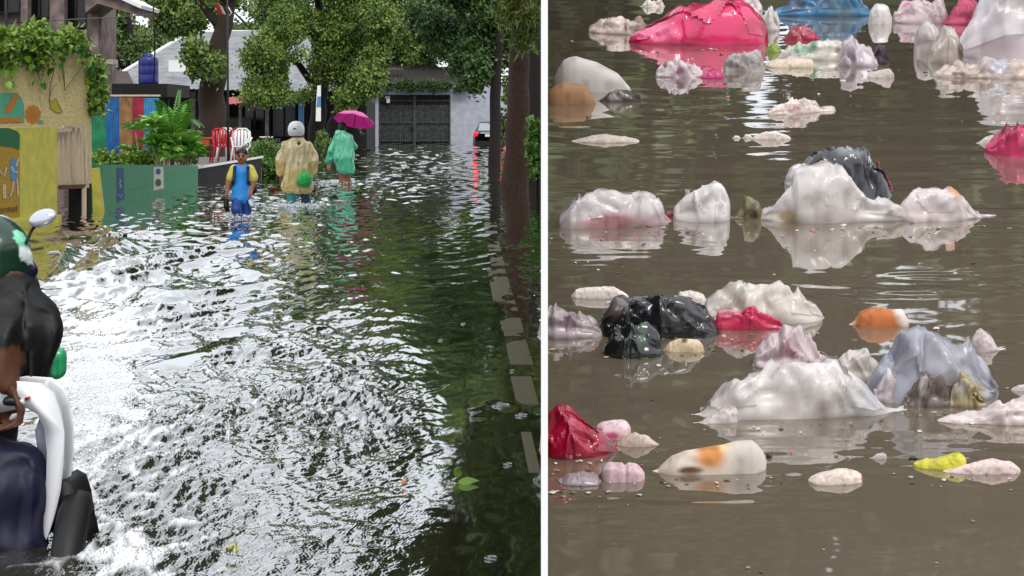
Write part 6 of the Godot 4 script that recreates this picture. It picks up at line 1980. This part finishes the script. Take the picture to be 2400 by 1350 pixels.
	t = bag("orange_lump", "orange and white lump floating alone right of the domed bag", "food scrap", 768, [1994, 764, 2008, 752, 2020, 732, 2040, 722, 2070, 720, 2090, 728, 2120, 726, 2136, 748, 2136, 768], "c0703c", {"soft": true, "amp": 0.08, "f": 0.6, "m": "rough_trash", "col": [[0.05, 0.5, 0.1, 0.9, "d8ccc4"], [0.9, 0.6, 0.2, 0.7, "dcd0c8"]]})
	# --- front heap
	t = bag("rosy_crumpled_bag", "crumpled pale pink bag behind the biggest white bag", "plastic bag", 872, [1768, 872, 1776, 816, 1810, 800, 1840, 784, 1870, 776, 1900, 786, 1930, 812, 1970, 838, 1982, 872], "e6d2d8", {"amp": 0.2, "f": 0.9, "col": [[0.4, 0.5, 0.2, 0.25, "d0a0ac"]]})
	bag("low_white_mound", "low pale mound of film between white bag and blue grey bag", "plastic film", 896, [1950, 896, 1970, 844, 2000, 830, 2040, 826, 2064, 840, 2070, 896], "d8d0ca", {"amp": 0.1, "f": 0.6, "thing": false})
	t = bag("biggest_white_bag", "biggest white bag with a loose corner in the front heap", "plastic bag", 990, [1624, 1000, 1650, 968, 1690, 930, 1726, 878, 1760, 866, 1820, 854, 1890, 850, 1950, 866, 2000, 890, 2050, 924, 2090, 960, 2136, 984], "f0ebe9", {"amp": 0.11, "f": 0.8, "base2": 978, "d": 0.4, "col": [[0.6, 0.2, 0.1, 0.16, "b4a8a8"], [0.85, 0.3, 0.2, 0.4, "d8dae0"]]})
	patch(t, "loose_corner", 1000, [1626, 1016, 1650, 986, 1690, 962, 1730, 950, 1736, 1000], "e6dcda", {"amp": 0.1, "base2": 992})
	t = bag("blue_grey_bag", "torn blue grey bag spilling scraps at the right of the front heap", "plastic bag", 950, [2044, 940, 2048, 880, 2070, 840, 2100, 806, 2140, 786, 2190, 782, 2230, 794, 2280, 800, 2310, 836, 2350, 880, 2368, 930, 2362, 950], "b4b6c4", {"amp": 0.1, "f": 1.0, "col": [[0.55, 0.3, 0.25, 0.22, "8a7e78"], [0.75, 0.2, 0.12, 0.2, "b49a5a"], [0.2, 0.75, 0.14, 0.2, "8c90a4"], [0.6, 0.95, 0.2, 0.14, "ece6ee"], [0.95, 0.2, 0.06, 0.3, "54545c"]]})
	patch(t, "brown_scraps", 958, [2116, 958, 2124, 912, 2160, 890, 2200, 880, 2226, 900, 2232, 958], "7c706c", {"amp": 0.16, "d": 0.22, "col": [[0.4, 0.6, 0.1, 0.3, "dcd6d0"]]})
	patch(t, "yellow_scraps", 959, [2226, 959, 2232, 900, 2252, 872, 2290, 890, 2312, 920, 2316, 959], "b8a884", {"amp": 0.16, "d": 0.22, "col": [[0.3, 0.6, 0.15, 0.3, "d8d0c8"], [0.7, 0.3, 0.12, 0.3, "8a7438"]]})
	patch(t, "flap", 830, [2120, 830, 2140, 800, 2190, 782, 2220, 790, 2230, 812, 2180, 830], "d4d2de", {"amp": 0.2})
	bag("white_round_bag", "small round white bag tucked against the blue grey bag", "plastic bag", 946, [2050, 930, 2052, 890, 2080, 868, 2110, 866, 2130, 886, 2136, 930, 2120, 946], "ece2e4", {"amp": 0.06, "f": 0.5, "d": 0.35, "col": [[0.6, 0.15, 0.3, 0.2, "b49a94"]]})
	bag("upright_white_scrap", "small upright white scrap behind the blue grey bag", "litter", 826, [2282, 816, 2286, 780, 2306, 772, 2330, 790, 2342, 812, 2364, 824], "e2d4d4", {"amp": 0.06})
	t = bag("long_white_film", "long pointed white film at the right edge below the blue grey bag", "plastic film", 998, [2204, 984, 2240, 974, 2300, 966, 2340, 950, 2380, 934, 2430, 926, 2470, 950, 2480, 998], "ecdfdc", {"amp": 0.08, "d": 0.5, "f": 0.6})
	bag("edge_scrap", "little white scrap at the right edge above the long film", "litter", 918, [2372, 912, 2390, 902, 2420, 900, 2440, 918], "dccfcc", {"amp": 0.1, "thing": false})
	# --- nearest row
	t = bag("dark_red_bag", "dark red crumpled bag half hidden by the divider board", "plastic bag", 1078, [1262, 1078, 1270, 970, 1310, 952, 1340, 960, 1370, 984, 1400, 1010, 1430, 1030, 1450, 1056, 1452, 1078], "a01434", {"amp": 0.2, "f": 0.9, "m": "glossy_trash", "col": [[0.9, 0.2, 0.1, 0.3, "5a1a2a"], [0.45, 0.9, 0.1, 0.2, "b84058"]]})
	t = bag("foam_tray", "white foam tray with a pink side beside the dark red bag", "tray", 1032, [1394, 1016, 1400, 994, 1440, 987, 1500, 986, 1514, 994, 1514, 1008, 1480, 1024], "e8c8d0", {"soft": true, "amp": 0.03, "m": "rough_trash", "d": 0.8, "col": [[0.5, 0.9, 0.8, 0.35, "f0ecec"], [0.4, 0.2, 0.5, 0.3, "c84a78"]]})
	bag("beige_mound", "low beige mound floating in front of the foam tray", "litter", 1048, [1442, 1044, 1460, 1026, 1490, 1014, 1520, 1024, 1546, 1042], "cfc0b2", {"amp": 0.06, "m": "rough_trash", "thing": false})
	t = bag("pink_foam_block", "pale pink foam block with a notch in the nearest row", "foam block", 1130, [1410, 1130, 1411, 1092, 1430, 1088, 1460, 1090, 1466, 1096, 1474, 1090, 1492, 1092, 1512, 1102, 1513, 1130], "e0c0c8", {"soft": true, "amp": 0.03, "m": "rough_trash", "p": 0.35, "d": 0.7, "col": [[0.1, 0.5, 0.1, 0.6, "e8d4da"]]})
	bag("violet_film", "flat pale violet film beside the pink foam block", "plastic film", 1140, [1308, 1132, 1330, 1116, 1370, 1110, 1402, 1116, 1410, 1134], "b4a4ac", {"amp": 0.05, "d": 1.2, "thing": false})
	t = bag("stained_bottle", "white bottle with orange stains lying on its side in the nearest row", "bottle", 1118, [1532, 1118, 1550, 1094, 1576, 1072, 1610, 1058, 1660, 1050, 1700, 1044, 1726, 1036, 1766, 1034, 1794, 1048, 1814, 1076, 1816, 1104, 1800, 1112], "e6dccf", {"soft": true, "amp": 0.035, "f": 0.5, "m": "rough_trash", "base2": 1108, "d": 0.5, "col": [[0.52, 0.6, 0.14, 0.5, "d8924e"], [0.32, 0.12, 0.12, 0.14, "6a4a2a"], [0.62, 0.85, 0.08, 0.2, "f0d8a0"], [0.85, 0.5, 0.2, 0.8, "cdc6be"]]})
	patch(t, "dark_cap", 1074, [1796, 1074, 1799, 1062, 1808, 1062, 1811, 1074], "3a3028", {"soft": true, "amp": 0.02, "n": 12})
	t = bag("white_flat_packet", "flat cream packet with a red edge floating near the front", "packet", 1140, [1898, 1122, 1930, 1108, 1970, 1100, 2000, 1102, 2026, 1110, 2030, 1126], "e2d4c8", {"amp": 0.04, "base2": 1134, "m": "rough_trash", "d": 0.8, "col": [[0.98, 0.5, 0.05, 1.0, "8a3428"]]})
	t = bag("yellow_wrapper", "bright yellow wrapper pointing left near the front", "wrapper", 1102, [2146, 1082, 2190, 1074, 2216, 1070, 2270, 1060, 2276, 1090, 2270, 1102], "e6e23a", {"amp": 0.05, "f": 0.7, "base2": 1106, "d": 0.6, "col": [[0.45, 0.9, 0.08, 0.2, "e8e4d0"]]})
	bag("pink_white_scrap", "rosy white scrap floating right of the yellow wrapper", "litter", 1112, [2214, 1106, 2250, 1094, 2290, 1084, 2330, 1076, 2370, 1082, 2398, 1096, 2396, 1112], "e4d0cc", {"amp": 0.08, "m": "rough_trash", "col": [[0.7, 0.3, 0.1, 0.3, "b49488"]]})
	bag("black_crumb", "small black crumb floating left of the yellow wrapper", "litter", 1080, [2128, 1080, 2134, 1070, 2148, 1070, 2154, 1080], "1c1a1c", {"amp": 0.1, "thing": false, "n": 16})
	bag("grey_scrap", "small pale grey scrap with a folded tip before the white bag", "litter", 1078, [2040, 1078, 2056, 1064, 2082, 1060, 2084, 1072, 2080, 1080], "cdc2c2", {"amp": 0.08, "thing": false, "n": 20})
	# small scum afloat
	var g := RandomNumberGenerator.new()
	g.seed = 8
	var xf := []
	var cols := []
	var heaps := [[1640, 110], [1880, 150], [2240, 160], [1440, 540], [1680, 525], [2000, 530], [2230, 522], [1480, 820], [1760, 780], [1880, 990], [2200, 960], [1380, 1080], [1680, 1120], [2230, 1105], [1460, 1135]]
	for i in 330:
		var px := g.randf_range(1290, 2480)
		var py := g.randf_range(-20, 1180) if i < 90 else g.randf_range(1180, 1345)
		if i > 96:
			var hp: Array = heaps[i % heaps.size()]
			px = hp[0] + g.randfn(0, 130)
			py = hp[1] + absf(g.randfn(0, 20))
			if px < 1288: px = 1288 + g.randf() * 40
		var p := R(px, py) + RU * 0.003
		var s := g.randf_range(0.0025, 0.009) * clampf(-p.z / 6.0, 0.6, 1.6)
		xf.append(Transform3D(Basis(Vector3.RIGHT, TILT) * Basis(Vector3.UP, g.randf() * TAU) * Basis.from_scale(Vector3(s * g.randf_range(0.8, 2.2), s * g.randf_range(0.4, 1.2), s)), p))
		cols.append(lin(["d8ccc0", "cbb8a8", "e6e0da", "8a8a5a", "6a5038", "c07a7a"][g.randi() % 6]) * g.randf_range(0.6, 1.0))
	var fl := S()
	var rim := []
	for i in 9:
		var an := TAU * i / 9.0
		rim.append(Vector3(cos(an) * g.randf_range(0.6, 1.1), g.randf_range(-0.25, 0.5), sin(an) * g.randf_range(0.6, 1.1)))
	for i in 9: tri(fl, Vector3(0, 0.3, 0), rim[i], rim[(i + 1) % 9])
	var sp := fin(fl)
	meta(many("floating_scum", sp, M.rough_trash, xf, cols, null), "small pale specks of scum drifting on the brown pond", "scum")
